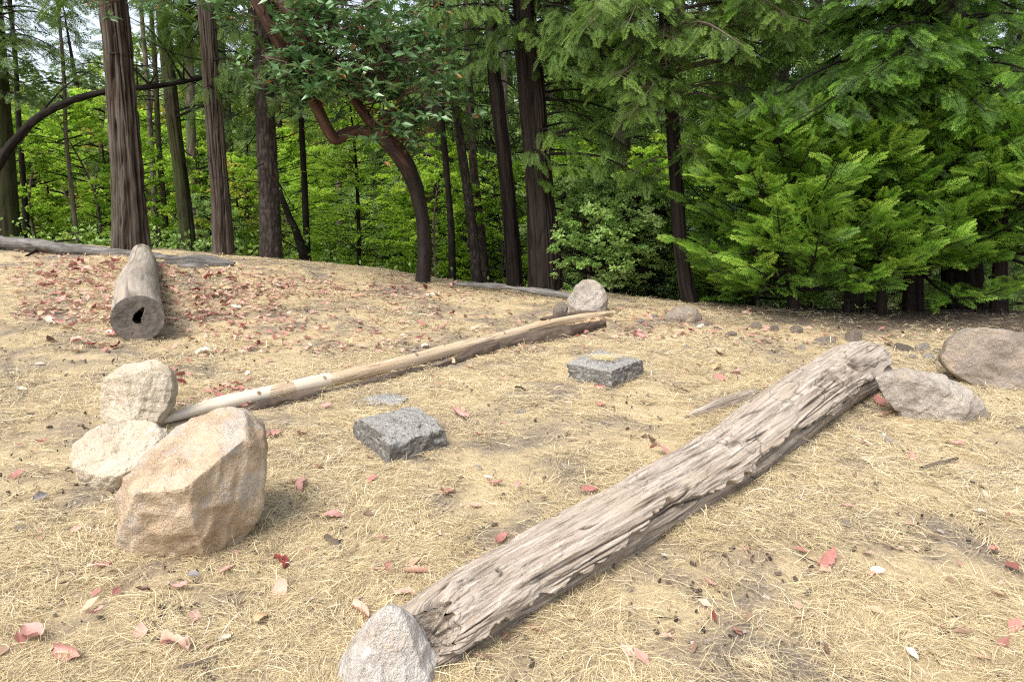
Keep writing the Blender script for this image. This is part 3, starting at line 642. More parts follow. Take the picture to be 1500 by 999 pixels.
v, q, u, pit, lp, lR = logmesh(pts, crad, 340, 130, disp_old, end_noise=.12, seed=3, squash=.86)
base = np.array([*a0[:2], float(height(a0[0], a0[1]))])
bl = empty('fallen_log', base); tag(bl, 'thick weathered silver log, cracked and crumbling, running from the pointed boulder to the cedar', 'log')
obj('log_body', mesh('log_body', v-base, q, M['wood_old'], {'uvw': u, 'pit': pit}, True), bl)
def knot(parent, off, p, nrm_, r, h, mt, hollow=True, name='knot_stub'):
    prof = [(r*1.5, -.01), (r*1.25, h*.35), (r*1.05, h*.8), (r*.95, h), (r*.6, h*.98), (r*.35, h*.75 if hollow else h), (.001, h*.6 if hollow else h)]
    z = nrm(np.array(nrm_, float)); x = nrm(np.cross(z, [.3, .5, .8])); y = np.cross(z, x); k = 16; a = np.arange(k)*2*PI/k
    v = np.concatenate([[p+x*math.cos(b)*rr_*(1+.2*math.sin(3*b+r*99))+y*math.sin(b)*rr_+z*hh for b in a] for rr_, hh in prof])
    cols = np.concatenate([np.full(k, .0 if i < 3 else .3+.5*(i > 4)) for i in range(len(prof))])
    obj(name, mesh(name, v-off, gridq(len(prof), k, True), M[mt], {'uvw': v-off, 'pit': cols}, True), parent)
def onlog(s, ang, extra=0): 
    i = int(s*(len(lp)-1)); T, Nn, B = frames(lp); d = Nn[i]*math.cos(ang)+B[i]*math.sin(ang)*LOGSIDE
    return lp[i]+d*(lR[i]-.005+extra), d
pk, dk = onlog(.135, .35); knot(bl, base, pk-dk*.02, dk, .014, .026, 'wood_grey')

# loose rotten bark flake on the log side
# cut log with the hollow end
e0 = G(206, 500); e1 = G(209, 383); e0 = e0+np.array([0, 0, .0])
rad0 = 37*e0[1]/F; rad1 = 15*e1[1]/F
dirn = nrm(e1-e0)
pts2 = [e0+np.array([0, 0, rad0*.92]), e0*(1-.35)+e1*.35+np.array([-.02, 0, (rad0*.65+rad1*.35)*.9]), e0*.3+e1*.7+np.array([0.02, 0, (rad0*.3+rad1*.7)*.9]), e1+np.array([0, 0, rad1*.8])]
def disp_cut(A, S, q, L):
    g = noise(q*np.array([7, 7, 1.2]), 1, 81); g2 = noise(q*np.array([30, 30, 3]), 1, 82); cr = np.clip(1-np.abs(noise(q*np.array([8, 8, .8]), 1, 83))*16, 0, 1)
    return .005*g+.003*g2-.007*cr+.012*fbm(q, 1.6, 2, 84), cr*.8
v, q, u, pit, cp, cR = logmesh(pts2, [rad0, rad0*.97, rad0*.90, rad0*.80, rad0*.68, rad0*.58], 96, 30, disp_cut, cap=False)
cl = empty('cut_log', e0); tag(cl, 'short grey sawn log with a dark hollow in its near end, among pink leaves', 'log')
obj('log_body', mesh('log_body', v-e0, q, M['wood_grey'], {'uvw': u, 'pit': pit}, True), cl)
ring = v[:96]; c = ring.mean(0); T, Nn, B = frames(cp); a = np.arange(96)*2*PI/96
fr = np.concatenate([np.linspace(1, .22, 26), np.linspace(.2, .02, 5)]); V = []; H = []
for f in fr:
    rr_ = ring*f+c*(1-f); aa = a; hol = .20*(1+.22*np.sin(aa+2.2)+.30*np.sin(2*aa+1.2)+.10*np.sin(3*aa+.5)+.07*np.sin(7*aa+1)+.05*np.sin(13*aa)); hol = hol*(1+.9*np.clip(np.cos(aa-.5), 0, 1)**40)
    deep = sstep(0, .07, hol-f); rad_cr = np.clip(1-np.abs(np.sin(aa*5.5+.6*np.sin(f*7)))*18, 0, 1)*(.2+.8*(f > .35))*(f < .97)
    V.append(rr_+T[0]*(deep*.10+.006*rad_cr+.003*np.sin(f*90))[:, None]+nrm(ring-c)*(deep*.05)[:, None]); H.append(np.clip(deep*.55+rad_cr*.7+.25*np.exp(-((hol-f)/.05)**2), 0, 1))
V = np.concatenate(V); 
obj('sawn_end', mesh('sawn_end', V-e0, gridq(len(fr), 96, True)[:, ::-1], M['wood_end'], {'uvw': (V-c)*np.array([1, 1, 1]), 'pit': np.concatenate(H)}, True), cl)
# far cap
ring = v[-96:]; c = ring.mean(0); V = np.concatenate([ring*f+c*(1-f) for f in (1, .5, .02)]); obj('sawn_end', mesh('sawn_end', V-e0, gridq(3, 96, True), M['wood_end'], {'uvw': V-c, 'pit': np.zeros(len(V))}, True), cl)
# thin peeled pole
def lift(p, h): return p+np.array([0, 0, h])
PP = [(238,627,.030), (300,607,.045), (345,597,.050), (450,573,.048), (560,548,.048), (650,523,.048), (740,499,.045), (830,475,.035), (900,462,.015)]
pp = [lift(G(x, y), r) for x, y, r in PP]; b0 = G(600, 545)
def disp_pole(A, S, q, L):
    g = noise(q*np.array([20, 20, 1.0]), 1, 91); cr = np.clip(1-np.abs(noise(q*np.array([16, 16, .5]), 1, 92))*14, 0, 1)*(noise(q, 1.5, 93) > .0)
    return .003*g-.006*cr+.006*fbm(q, 2.5, 3, 94)+.006*np.clip(np.sin(S*3.1)-.7, 0, 1), cr*.7
v, q, u, pit, plp, plR = logmesh(pp[2:], [.042, .056, .054, .057, .056, .054, .058, .055, .045], 48, 60, disp_pole, end_noise=.02, seed=8)
pole = empty('fallen_pole', b0); tag(pole, 'long thin peeled tan pole with knots, lying across the straw from the largest boulder', 'log')
obj('pole_body', mesh('pole_body', v-b0, q, M['wood_pole'], {'uvw': u, 'pit': pit}, True), pole)
v, q, u, pit, _, _ = logmesh([pp[0]-np.array([.05, 0, .0]), pp[1], pp[2], pp[3], pp[3]*.7+pp[4]*.3], [.022, .042, .054, .058, .058], 48, 60, disp_pole, end_noise=.02, seed=9)
obj('bleached_end', mesh('bleached_end', v-b0, q, M['wood_white'], {'uvw': u, 'pit': pit}, True), pole)
T, Nn, B = frames(plp)
for s, ang in ((.05, .9), (.12, .1), (.20, .8), (.33, -.3), (.42, .5), (.50, .1), (.60, -.4), (.66, .5), (.78, .2)):
    i = int(s*(len(plp)-1)); sd = 1 if B[i][1] < 0 else -1; d = Nn[i]*math.cos(ang)+B[i]*sd*math.sin(ang); knot(pole, b0, plp[i]+d*(plR[i]-.006), d, .014, .016, 'wood_pole' if s != .60 else 'wood_rot', False)
def disp_rot(A, S, q, L):
    g = noise(q*np.array([18, 18, 3]), 1, 95); f = fbm(q*np.array([8, 8, 5]), 1, 4, 96)
    return .012*g+.03*f, np.clip(g, 0, 1)*.6
for nm, lab, P_, R_ in (('rotten_strip', None, [(335,606),(400,595),(480,578),(560,559),(640,537)], [.01, .030, .036, .032, .012]),
                        ('rotten_slab', None, [(640,540),(700,521),(760,505),(830,493),(885,478)], [.02, .05, .065, .07, .045])):
    P2 = [lift(G(x, y), r*.6) for (x, y), r in zip(P_, R_)]; v, q, u, pit, _, _ = logmesh(P2, R_, 40, 60, disp_rot, end_noise=.03, seed=14); obj(nm, mesh(nm, v-b0, q, M['wood_rot'], {'uvw': u, 'pit': pit}, True), pole)
P2 = [lift(G(x, y), .03) for (x, y) in [(790,472),(840,465),(905,460)]]; v, q, u, pit, _, _ = logmesh(P2, [.02, .035, .02], 32, 60, disp_rot, end_noise=.05, seed=15); obj('rotten_slab', mesh('rotten_slab', v-b0, q, M['wood_rot'], {'uvw': u, 'pit': pit}, True), pole)
# logs along the crest
def crestlog(label, P_, mt, sd, dr=disp_rot, nm='crest_log'):
    P2 = [at(x, y, d) for x, y, r, d in P_]; 
    for i, (x, y, r, d) in enumerate(P_): P2[i][2] = max(P2[i][2], float(height(P2[i][0], P2[i][1]))+r*.35)
    v, q, u, pit, _, _ = logmesh(P2, [r for _, _, r, _ in P_], 48, 30, dr, end_noise=.05, seed=sd); o = P2[0]
    return tag(obj(nm, mesh(nm, v-o, q, M[mt], {'uvw': u, 'pit': pit}, True), None, o), label, 'log')
crestlog('long grey dead log along the crest from the left edge to the furrowed trunk', [(-220,338,.15,10.6),(-80,346,.11,10.4),(0,355,.09,10.3),(60,360,.085,10.2),(120,367,.075,10.1),(200,374,.06,9.9),(262,380,.045,9.8)], 'wood_silver', 41)
crestlog('jagged blackish rotten log piece at the feet of the slimmer furrowed trunk', [(245,388,.05,9.6),(275,385,.10,9.6),(305,385,.09,9.7),(343,389,.05,9.7)], 'wood_silver', 42)
crestlog('small splintered grey piece of wood beside the blackish rotten log', [(262,392,.03,9.4),(285,394,.06,9.4),(305,392,.03,9.5)], 'wood_silver', 44)
crestlog('low pale grey log along the crest below the big dark trunk', [(660,416,.02,9.9),(700,418,.035,9.9),(740,421,.045,9.8),(790,427,.045,9.5),(835,434,.035,9.2)], 'wood_silver', 43)
crestlog('flat weathered wood slab tucked against the far side of the thick log', [(1000,668,.02,4.5),(1045,646,.05,4.7),(1085,622,.045,4.95),(1112,607,.02,5.15)], 'wood_old', 45, nm='broken_wood')  # a broken slab of forest wood lying behind the log
def stick(label, P_, mt='bark_black', cat='stick', nm='stick'):
    P2 = [lift(G(x, y), h) for x, y, r, h in P_]; v, q, u = tube(catmull(P2, 16), np.interp(np.linspace(0, 1, 16), np.linspace(0, 1, len(P_)), [r for _, _, r, _ in P_]), 7)
    v = v+.004*noise(v, 40, 3)[:, None]; o = P2[0]
    tag(obj(nm, mesh(nm, v-o, q, M[mt], {'uvw': u, 'ridge': np.full(len(v), .5)}, True), None, o), label, cat)
stick('long dark curved stick lying before the crest log at the left', [(38,378,.018,.02),(60,370,.02,.06),(85,366,.018,.12),(112,365,.012,.14)])
stick('short brown stick lying in straw right of the wedge shaped rock', [(1348,690,.012,.015),(1375,684,.014,.02),(1402,676,.008,.02)], 'bark_pale')
stick('thin dark twig beside a red leaf near the far concrete block', [(985,566,.006,.01),(1000,573,.006,.015),(1010,577,.004,.01)])
stick('broken piece of dark bark in straw left of the thick log', [(478,790,.014,.012),(490,799,.016,.014),(500,808,.010,.01)], 'bark_pale')
stick('dark split stick at the bottom beside a curled salmon leaf', [(262,984,.010,.012),(290,978,.013,.016),(318,970,.009,.014)], 'bark_pale')
stick('short dark twig on straw below the thin stick at right', [(1420,708,.008,.01),(1440,717,.009,.01)])
stick('charred black bark chip between the far block and the thin pole', [(755,570,.012,.012),(763,572,.016,.015),(771,574,.008,.01)])
# ------------------------------------------------------------------ fallen leaves, each one a thing
def leaf_mesh(seed, c, shape=0):
    rng = rs(seed); n, m = 15, 5; s, t = np.meshgrid(np.linspace(0, 1, n), np.linspace(-1, 1, m), indexing='ij')
    w = (.27 if shape else .21)*np.sin(PI*np.clip(s, 0, 1)**.9)**.6*(1+.05*rng.normal(0, 1, (n, 1))); x = s-.5; y = t*w*(1+.06*rng.normal(0, 1, (n, m)))
    cup = rng.uniform(-.15, .55); curl = rng.uniform(-1.1, 1.2); z = cup*np.abs(t)**1.5*w*1.3+curl*(s-.5)**2*.9+.03*rng.normal(0, 1, (n, m))*(np.abs(t)+.2)+.10*t*(s-.5)*rng.uniform(-1.5, 1.5)
    if rng.rand() < .3: y[:, 4] *= .35; z[:, 4] += .14
    v = np.stack([x, y, z-z.min()], -1).reshape(-1, 3)
    st = np.array([[-.5, -.008, 0], [-.5, .008, 0], [-.66, .006, .03], [-.66, -.006, .03]])+np.array([0, 0, v[2, 2]]); v2 = np.concatenate([v, st]); q = np.concatenate([gridq(n, m), [[75, 76, 77, 78]]])
    return mesh('fallen_leaf', v2, q, M['leaf_'+c], None, True)
LM = {c: [leaf_mesh(900+i*7+k, c, k % 2) for k in range(4)] for i, c in enumerate(LEAFC)}
MARKS = [(280,700,'the largest boulder'), (165,660,'the pale low rock'), (202,580,'the rounded tan boulder'), (207,478,'the hollow log end'), (205,410,'the far part of the cut log'), (585,640,'the bare topped block'), (565,585,'the flat concrete fragment'),
         (885,542,'the straw topped block'), (570,950,'the pointed pale boulder'), (720,885,'the near part of the thick log'), (900,770,'the middle of the thick log'), (1120,640,'the far half of the thick log'), (1270,540,'the far end of the thick log'), (1370,580,'the wedge shaped rock'), (1450,515,'the big smooth boulder'),
         (400,585,'the left part of the thin pole'), (600,535,'the middle of the thin pole'), (800,480,'the far part of the thin pole'), (860,430,'the grey pyramid shaped rock'), (190,370,'the thickest furrowed trunk'), (328,387,'the blackish rotten log'), (398,400,'the grey plated trunk'), (618,408,'the madrone base'), (500,405,'the crest under the layered sapling'), (757,420,'the pale crest log'),
         (1000,455,'the leaning dark trunk'), (40,358,'the long crest log'), (1243,485,'the thin cedar trunk'), (1100,480,'the left edge of the cedar clump'), (1402,676,'the short brown stick'), (60,370,'the dark curved stick'), (1000,573,'the thin dark twig'), (285,980,'the dark split stick'), (490,797,'the broken dark bark')]
rng = rs(31); LV = []
def lf(x, y, c, w): LV.append((x, y, c, w))
for q in [(410,833,'dark red',34),(411,872,'salmon pink',36),(487,765,'dusty pink',34),(610,846,'salmon pink',36),(590,878,'salmon pink',36),(527,905,'salmon pink',40),(732,795,'red',32),(863,722,'red',34),(1212,827,'red',58),(255,962,'salmon pink',50),(50,938,'dusty pink',44),(103,967,'dusty pink',44),
          (332,945,'cream',24),(382,915,'tan',30),(150,834,'red',24),(262,866,'dusty pink',24),(543,708,'red',24),(445,717,'dusty pink',36),(655,726,'red',30),(728,714,'dusty pink',22),(758,718,'dusty pink',24),(673,613,'dusty pink',30),(880,598,'red',20),(1300,610,'red',30),(1297,652,'white',44),(1268,655,'red',26),(1330,672,'dusty pink',22),
          (1288,592,'red',30),(840,916,'tan',30),(1435,757,'cream',22),(1334,966,'cream',22),(155,708,'red',26),(165,714,'cream',24),(60,652,'red',16),(965,668,'dusty pink',44),(955,650,'brown',24),(1055,522,'brown',26),(1050,543,'tan',26),(1055,557,'red',22),(1078,550,'dusty pink',20),(620,478,'red',28),(590,505,'cream',22),(440,640,'dusty pink',26),(400,642,'dusty pink',30),
          (480,600,'dusty pink',22),(700,690,'grey',14),(1456,812,'red',18),(1100,824,'brown',16),(1040,862,'dusty pink',20),(975,942,'salmon pink',22),(1045,910,'dark red',16),(1210,962,'brown',20),(1285,843,'cream',18),(160,492,'cream',16),(75,475,'cream',20),(300,520,'cream',34),(265,553,'red',22),(265,566,'dark red',22),(365,552,'cream',18),(30,575,'cream',16),(75,502,'brown',22),
          (1130,675,'dusty pink',20),(1160,705,'brown',12),(1400,655,'dusty pink',20),(540,760,'brown',18),(560,795,'dusty pink',16),(645,790,'salmon pink',20),(345,700,'dusty pink',20),(470,690,'red',26),(430,715,'salmon pink',22),(25,700,'red',20),(60,735,'grey',20),(140,905,'dusty pink',20),(210,870,'brown',18),(440,880,'brown',14),(285,850,'grey',18),(700,640,'dusty pink',16),(785,600,'brown',14),(715,705,'cream',14),(830,640,'dusty pink',14),(1290,578,'dark red',18),(1310,600,'dark red',22)]: lf(*q)
def many(n, x0, x1, y0, y1, w, cols):
    for _ in range(n): lf(rng.uniform(x0, x1), rng.uniform(y0, y1), cols[rng.randint(len(cols))], w*rng.uniform(.7, 1.25))
RP = ['red', 'salmon pink', 'dusty pink', 'red', 'dusty pink', 'salmon pink', 'dark red', 'tan']
many(50, 50, 175, 385, 480, 15, RP); many(46, 235, 340, 392, 480, 15, RP); many(22, 100, 175, 470, 520, 17, RP); many(22, 320, 380, 560, 600, 16, RP[:4]+['dark red'])
many(52, 330, 700, 420, 520, 15, RP+['cream']); many(16, 850, 1050, 455, 500, 16, RP+['cream', 'brown']); many(8, 640, 900, 500, 640, 15, RP+['cream'])
many(5, 400, 560, 600, 760, 20, RP); many(8, 0, 180, 520, 820, 18, RP+['cream']); many(4, 900, 1500, 620, 980, 18, RP+['cream', 'brown'])
seen = []; fin = []
for x, y, c, w in LV:
    p = G(x, y)
    if p[1] > 11.5 or len(fin) >= 296: continue
    fin.append((x, y, c, w, p))
def where(x, y):
    k = min(range(len(MARKS)), key=lambda i: math.hypot((MARKS[i][0]-x), (MARKS[i][1]-y)*1.6)); mx, my, nm = MARKS[k]; dx, dy = x-mx, y-my
    side = ('right of ' if dx > 0 else 'left of ') if abs(dx) > 1.6*abs(dy) else ('in front of ' if dy > 0 else 'behind '); return side+nm, math.hypot(dx, dy*1.6)
cell = {}
for i, (x, y, c, w, p) in enumerate(fin): t, dd = where(x, y); cell.setdefault((c, t), []).append((dd, i))
ON = ['nearest', 'second nearest', 'third nearest', 'fourth nearest', 'fifth nearest', 'sixth nearest', 'seventh nearest', 'eighth nearest', 'ninth nearest', 'tenth nearest', 'eleventh nearest', 'twelfth nearest', 'thirteenth nearest', 'fourteenth nearest', 'fifteenth nearest', 'sixteenth nearest', 'seventeenth nearest', 'eighteenth nearest', 'nineteenth nearest', 'twentieth nearest', 'twenty first nearest', 'twenty second nearest']
ll = {}
for (c, t), l in cell.items():
    l.sort()
    for j, (_, i) in enumerate(l): ll[i] = (ON[min(j, 21)]+' ' if len(l) > 1 else '')+c+' fallen leaf '+t
def place_leaf(o, p, s, rng, tilt=.28):
    o.location = (float(p[0]), float(p[1]), float(p[2])+.020); o.scale = (s, s, s); o.rotation_euler = (rng.normal(0, tilt), rng.normal(0, tilt), rng.rand()*6.28)
for i, (x, y, c, w, p) in enumerate(fin):
    o = obj('fallen_leaf', LM[c][rng.randint(4)]); s = float(np.clip(w*np.linalg.norm(p-CAM)/F*.92, .045, .15)); place_leaf(o, p, s, rng); tag(o, ll[i], 'leaf', 'fallen leaves on the straw')
# the uncounted litter of smaller and farther leaves
mb = MB(); n = 3400; LB = (np.array([[-.5, 0, 0], [0, .25, .05], [.5, 0, .02], [0, -.25, .06]]), np.array([[0, 3, 2, 1]]))
x = []; y = []
def cloud(n, x0, x1, y0, y1):
    for _ in range(n):
        p = G(rng.uniform(x0, x1), rng.uniform(y0, y1))
        if p[1] < 11.6: x.append(p[0]); y.append(p[1])
cloud(820, 20, 200, 366, 475); cloud(820, 215, 420, 388, 480); cloud(560, 330, 680, 402, 440); cloud(820, 300, 820, 415, 520); cloud(160, 0, 160, 368, 420); cloud(260, 830, 1100, 450, 500); cloud(80, 240, 400, 470, 600); cloud(130, 1060, 1420, 480, 510); cloud(130, 0, 1500, 520, 980)
x = np.array(x); y = np.array(y); m = len(x); pos = P3(x, y, height(x, y)+.022); d = nrm(rng.normal(0, 1, (m, 3))*np.array([1, 1, .3])); X_, Y_, Z_ = basis(d, nrm(rng.normal(0, .35, (m, 3))+np.array([0, 0, 1.])))
v, q = inst(*LB, pos, X_, Y_, Z_, rng.uniform(.035, .10, m)); mb.add(v, q, tone=np.repeat(rng.rand(m), 4))
nn_ = N('mixed_leaf_litter_colour'); M['litter'] = nn_.finish(nn_.ramp(nn_.attr('tone'), [(0, (.26, .10, .08)), (.25, (.44, .22, .18)), (.5, (.58, .37, .30)), (.75, (.50, .33, .22)), (1, (.16, .10, .07))]), .6, trans=.15)
tag(obj('leaf_litter', mb.mesh('leaf_litter', M['litter'])), 'pinkish leaf litter strewn thinly over the clearing and its crest', 'leaf litter', None, 'stuff')
# crumbs of dark soil, bark and cones between the straw
rng = rs(77); mb = MB(); m = 5200; yy = 1.6*(11/1.6)**rng.rand(m); xx = yy*rng.uniform(-1, 1, m); ok = (yy-np.interp(xx, _cx, _cy) < .6)&(fbm(P3(xx, yy), 1.3, 3, 51) > -.15); xx, yy = xx[ok], yy[ok]; m = len(xx)
CB = np.array([[-1,-1,-1],[1,-1,-1],[1,1,-1],[-1,1,-1],[-.7,-.6,1],[.6,-.7,.8],[.7,.6,1],[-.6,.7,.9]])*.5; CQ = np.array([[0,3,2,1],[4,5,6,7],[0,1,5,4],[1,2,6,5],[2,3,7,6],[3,0,4,7]])
X_, Y_, Z_ = basis(nrm(rng.normal(0, 1, (m, 3))), nrm(rng.normal(0, .6, (m, 3))+np.array([0, 0, 1.]))); v, q = inst(CB*np.array([1.6, .8, .6]), CQ, P3(xx, yy, height(xx, yy)+.012), X_, Y_, Z_, .004+.016*rng.rand(m)**3+.0006*yy); mb.add(v, q, tone=np.repeat(rng.rand(m), 8))
nn_ = N('dark_forest_crumbs'); M['crumb'] = nn_.finish(nn_.ramp(nn_.attr('tone'), [(0, (.03, .022, .018)), (.5, (.10, .075, .055)), (.8, (.22, .17, .13)), (1, (.42, .38, .33))]), .9)
tag(obj('soil_crumbs', mb.mesh('soil_crumbs', M['crumb'])), 'dark crumbs of bark, grit and soil scattered between the straw', 'forest debris', None, 'stuff')
# ------------------------------------------------------------------ trees at the edge of the clearing
ZUP = np.array([0, 0, 1.])
def spine(P_, top=None):
    """pixels with a distance each; the top runs on out of the frame"""
    p = [at(x, y, d) for x, y, d in P_]; b = p[0].copy(); b[2] = float(height(b[0], b[1]))-.25
    p = [b]+([p[0]+np.array([0, 0, .0])] if p[0][2] > b[2]+.4 else [])+p[1:]
    if top:
        d = nrm(p[-1]-p[-2]); d = nrm(d+ZUP*1.2); p.append(p[-1]+d*top)
    return p
def tree(name, cat, label, P_, rad, bk, top=5, group=None, **k):
    s = spine(P_, top); b = s[0]+np.array([0, 0, .25]); r = empty(name, b); tag(r, label, cat, group)
    p = trunk('trunk', s, rad, M[bk], r, b, **k); return r, b, p
def finish(r, b, fol, wood, fm, wm='bark_black'):
    crown_of(r, b, fol, wood, M[fm], M[wm], .5)
def crown_of(r, b, fol, wood, m1, m2, age):
    """twigs and leaves of one crown in one mesh with two materials"""
    v = []; q = []; t = []; u = []; k = 0; nf = 0
    if fol is not None and fol.n: v.append(np.concatenate(fol.v)); q.append(np.concatenate(fol.q)); t.append(np.concatenate(fol.a['tone'])); u.append(np.zeros((fol.n, 3))); k = fol.n; nf = len(q[0])
    if wood is not None and wood.n: v.append(np.concatenate(wood.v)); q.append(np.concatenate(wood.q)+k); t.append(np.zeros(wood.n)); u.append(np.concatenate(wood.a['uvw']))
    if not v: return
    v = np.concatenate(v)-b; q = np.concatenate(q); me = mesh('crown', v, q, m1, {'tone': np.concatenate(t), 'uvw': np.concatenate(u), 'ridge': np.full(len(v), .5), 'age': np.full(len(v), age)})
    me.materials.append(m2); mi = np.zeros(len(q), np.int32); mi[nf:] = 1; me.polygons.foreach_set('material_index', mi); obj('crown', me, r)
def near_at(p, z):                       # point of a trunk line at height z
    i = int(np.argmin(np.abs(p[:, 2]-z))); return p[i]
def limbs_to(p, targets, rng, fol, wood, shapes, rise=.5, **k):
    for (x, y, d) in targets:
        t = at(x, y, d); h = t[2]+rise*np.linalg.norm(near_at(p, t[2])[:2]-t[:2])*rng.uniform(.1, .6)
        branch(fol, wood, near_at(p, h), t, rng, shapes, **k)
def region(rng, n, x0, x1, y0, y1, d0, d1): return [(rng.uniform(x0, x1), rng.uniform(y0, y1), rng.uniform(d0, d1)) for _ in range(n)]

# left side
rng = rs(200)
r, b, p = tree('conifer_tree', 'tree', 'dark brown trunk cut by the left edge of the photo', [(2,350,13.2),(-2,230,13.2),(-12,80,13.2),(-18,0,13.2)], [.27,.24,.22,.20,.15], 'bark_moss', 6, sides=64, amp=.014, fx=14, seed=2)
fol, wood = MB(), MB(); limbs_to(p, region(rng, 26, -80, 110, 0, 110, 11.5, 14)+region(rng, 12, -60, 90, 90, 230, 12, 14.5), rng, fol, wood, SPB, slen=.30, step=.17, tone=.35, side=.3, hang=.12); dead_twigs(wood, p, rng, 16, 1.3); finish(r, b, fol, wood, 'fir')
r, b, p = tree('arched_tree', 'tree', 'dark bare trunk arching in from the left edge over to the furrowed trunk', [(-150,350,11.0),(-75,310,11.1),(-20,262,11.2),(22,206,11.3),(60,170,11.4),(110,146,11.5),(165,133,11.7),(215,128,11.9),(260,122,12.1),(310,112,12.3)], [.10,.10,.085,.066,.056,.050,.046,.042,.038,.032,.022], 'bark_black', None, sides=32, amp=.012, fx=14, flare=.2, seed=5, style='plate')
fol, wood = MB(), MB(); dead_twigs(wood, p, rng, 10, .9, .009)
for t in ((130,60),(150,95),(200,90),(95,100),(240,95),(215,60),(180,20),(270,70)): branch(fol, wood, p[rng.randint(len(p)//2, len(p)-2)], at(*t, 11.8), rng, SPB, slen=.26, step=.2, tone=.4, side=.3)
finish(r, b, fol, wood, 'fir')
SLIM = [('slim dark trunk between the left edge trunk and the thick furrowed trunk', [(40,352,14.5),(33,250,14.5),(26,160,14.5),(20,60,14.5)], .055, 'bark_black', 8, 8),
        ('very thin brown trunk just left of the thick furrowed trunk', [(113,352,14),(104,270,14),(96,190,14),(92,90,14)], .04, 'bark_pale', 12, 9),
        ('thin brown trunk right behind the thick furrowed trunk', [(247,372,15),(240,300,15),(232,200,15),(226,80,15)], .06, 'bark_moss', 10, 9),
        ('thin pale grey trunk close right of the thick furrowed trunk', [(230,370,16),(227,300,16),(222,220,16),(214,100,16)], .065, 'bark_pale', 4, 9),
        ('pale tan trunk hugging the right side of the mossy leaning trunk', [(289,374,15),(284,300,15),(280,200,15),(276,60,15)], .11, 'bark_pale', 6, 9),
        ('thin black trunk right behind the grey plated trunk', [(451,392,12.8),(448,320,12.8),(445,250,12.8),(440,150,12.8),(436,40,12.8)], .055, 'bark_black', 26, 26),
        ('slim black trunk just right of the madrone base', [(663,414,12),(661,340,12),(654,250,12),(647,170,12),(640,60,12)], .055, 'bark_black', 16, 16),
        ('pale thin trunk far back between the grey trunk and the madrone', [(497,350,24),(497,300,24),(495,240,24),(493,140,24)], .10, 'bark_pale', 3, 3),
        ('slim reddish trunk crossing behind the brown leaning trunk', [(711,415,13.2),(704,340,13.2),(694,250,13.2),(688,150,13.2),(684,40,13.2)], .085, 'bark_red', 10, 8),
        ('thin grey trunk just right of the dark leaning trunk', [(762,405,14),(752,300,14),(742,200,14),(738,100,14)], .075, 'bark_pale', 12, 8),
        ('tall slim dark trunk far back left of the slimmer furrowed trunk', [(262,350,22),(258,250,22),(250,120,22),(246,10,22)], .09, 'bark_dark', 12, 8)]
for i, (lb, P_, R_, bk, nt_, nf) in enumerate(SLIM):
    rng = rs(300+i); r, b, p = tree('slim_tree', 'tree', lb, P_, [R_*1.1, R_, R_*.9, R_*.8, R_*.5], bk, 4, sides=20, per_m=12, amp=.006, fx=18, flare=.2, seed=i, style='plate')
    fol, wood = MB(), MB(); dead_twigs(wood, p, rng, nt_*2, 1.1, .008)
    x0 = P_[-1][0]
    limbs_to(p, region(rng, nf, x0-70, x0+80, -20, 170, P_[0][2]-1, P_[0][2]+1), rng, fol, wood, SPB, slen=.28, step=.2, tone=.4, side=.28, hang=.15); finish(r, b, fol, wood, 'cedar_olive' if i % 2 else 'fir')
rng = rs(210)
r, b, p = tree('furrowed_cedar', 'tree', 'thickest furrowed reddish trunk standing behind the cut log', [(191,372,10.6),(189,300,10.6),(183,200,10.6),(174,90,10.6),(165,0,10.6)], [.225,.205,.19,.175,.165,.12], 'bark_red', 7, sides=150, per_m=34, amp=.030, fx=17, fz=.8, flare=.30, seed=11, sharp=.8)
fol, wood = MB(), MB(); limbs_to(p, region(rng, 10, 60, 290, -60, 25, 9.4, 12), rng, fol, wood, SPB, slen=.28, step=.15, tone=.4, side=.3, hang=.1); finish(r, b, fol, wood, 'cedar_olive')
r, b, p = tree('mossy_tree', 'tree', 'mossy brown trunk leaning left between the two furrowed reddish trunks', [(277,376,13),(270,300,13),(257,200,13),(245,90,13),(236,0,13)], [.13,.12,.11,.105,.10,.07], 'bark_moss', 6, sides=60, amp=.012, fx=16, flare=.15, seed=12)
fol, wood = MB(), MB(); limbs_to(p, region(rng, 20, 215, 380, 0, 230, 12, 14), rng, fol, wood, SPF, slen=.34, step=.16, tone=.4, side=.3, hang=.35); dead_twigs(wood, p, rng, 30, 1.2); finish(r, b, fol, wood, 'cedar_olive')
r, b, p = tree('furrowed_cedar', 'tree', 'slimmer furrowed reddish trunk with blackish log at its foot', [(328,387,10.9),(324,300,10.9),(316,200,10.9),(308,90,10.9),(301,0,10.9)], [.145,.125,.115,.108,.102,.08], 'bark_red', 6, sides=110, per_m=34, amp=.021, fx=20, fz=.8, flare=.25, seed=13, sharp=.8)
fol, wood = MB(), MB(); limbs_to(p, region(rng, 22, 235, 420, -20, 150, 10.2, 12.5), rng, fol, wood, SPF, slen=.32, step=.15, tone=.4, side=.3, hang=.3); dead_twigs(wood, p, rng, 12, .9); finish(r, b, fol, wood, 'cedar_olive')
r, b, p = tree('conifer_tree', 'tree', 'straight grey brown trunk with scaly plated bark, right of the slimmer furrowed one', [(398,399,11),(395,300,11),(390,200,11),(386,100,11),(383,0,11)], [.180,.155,.14,.13,.12,.09], 'bark_grey', 6, sides=120, per_m=34, amp=.010, fx=24, flare=.12, seed=14, style='plate')
fol, wood = MB(), MB(); limbs_to(p, region(rng, 24, 330, 500, -20, 160, 10.2, 12.8), rng, fol, wood, SPB, slen=.30, step=.15, tone=.4, side=.3, hang=.1); dead_twigs(wood, p, rng, 34, 1.5); finish(r, b, fol, wood, 'fir')
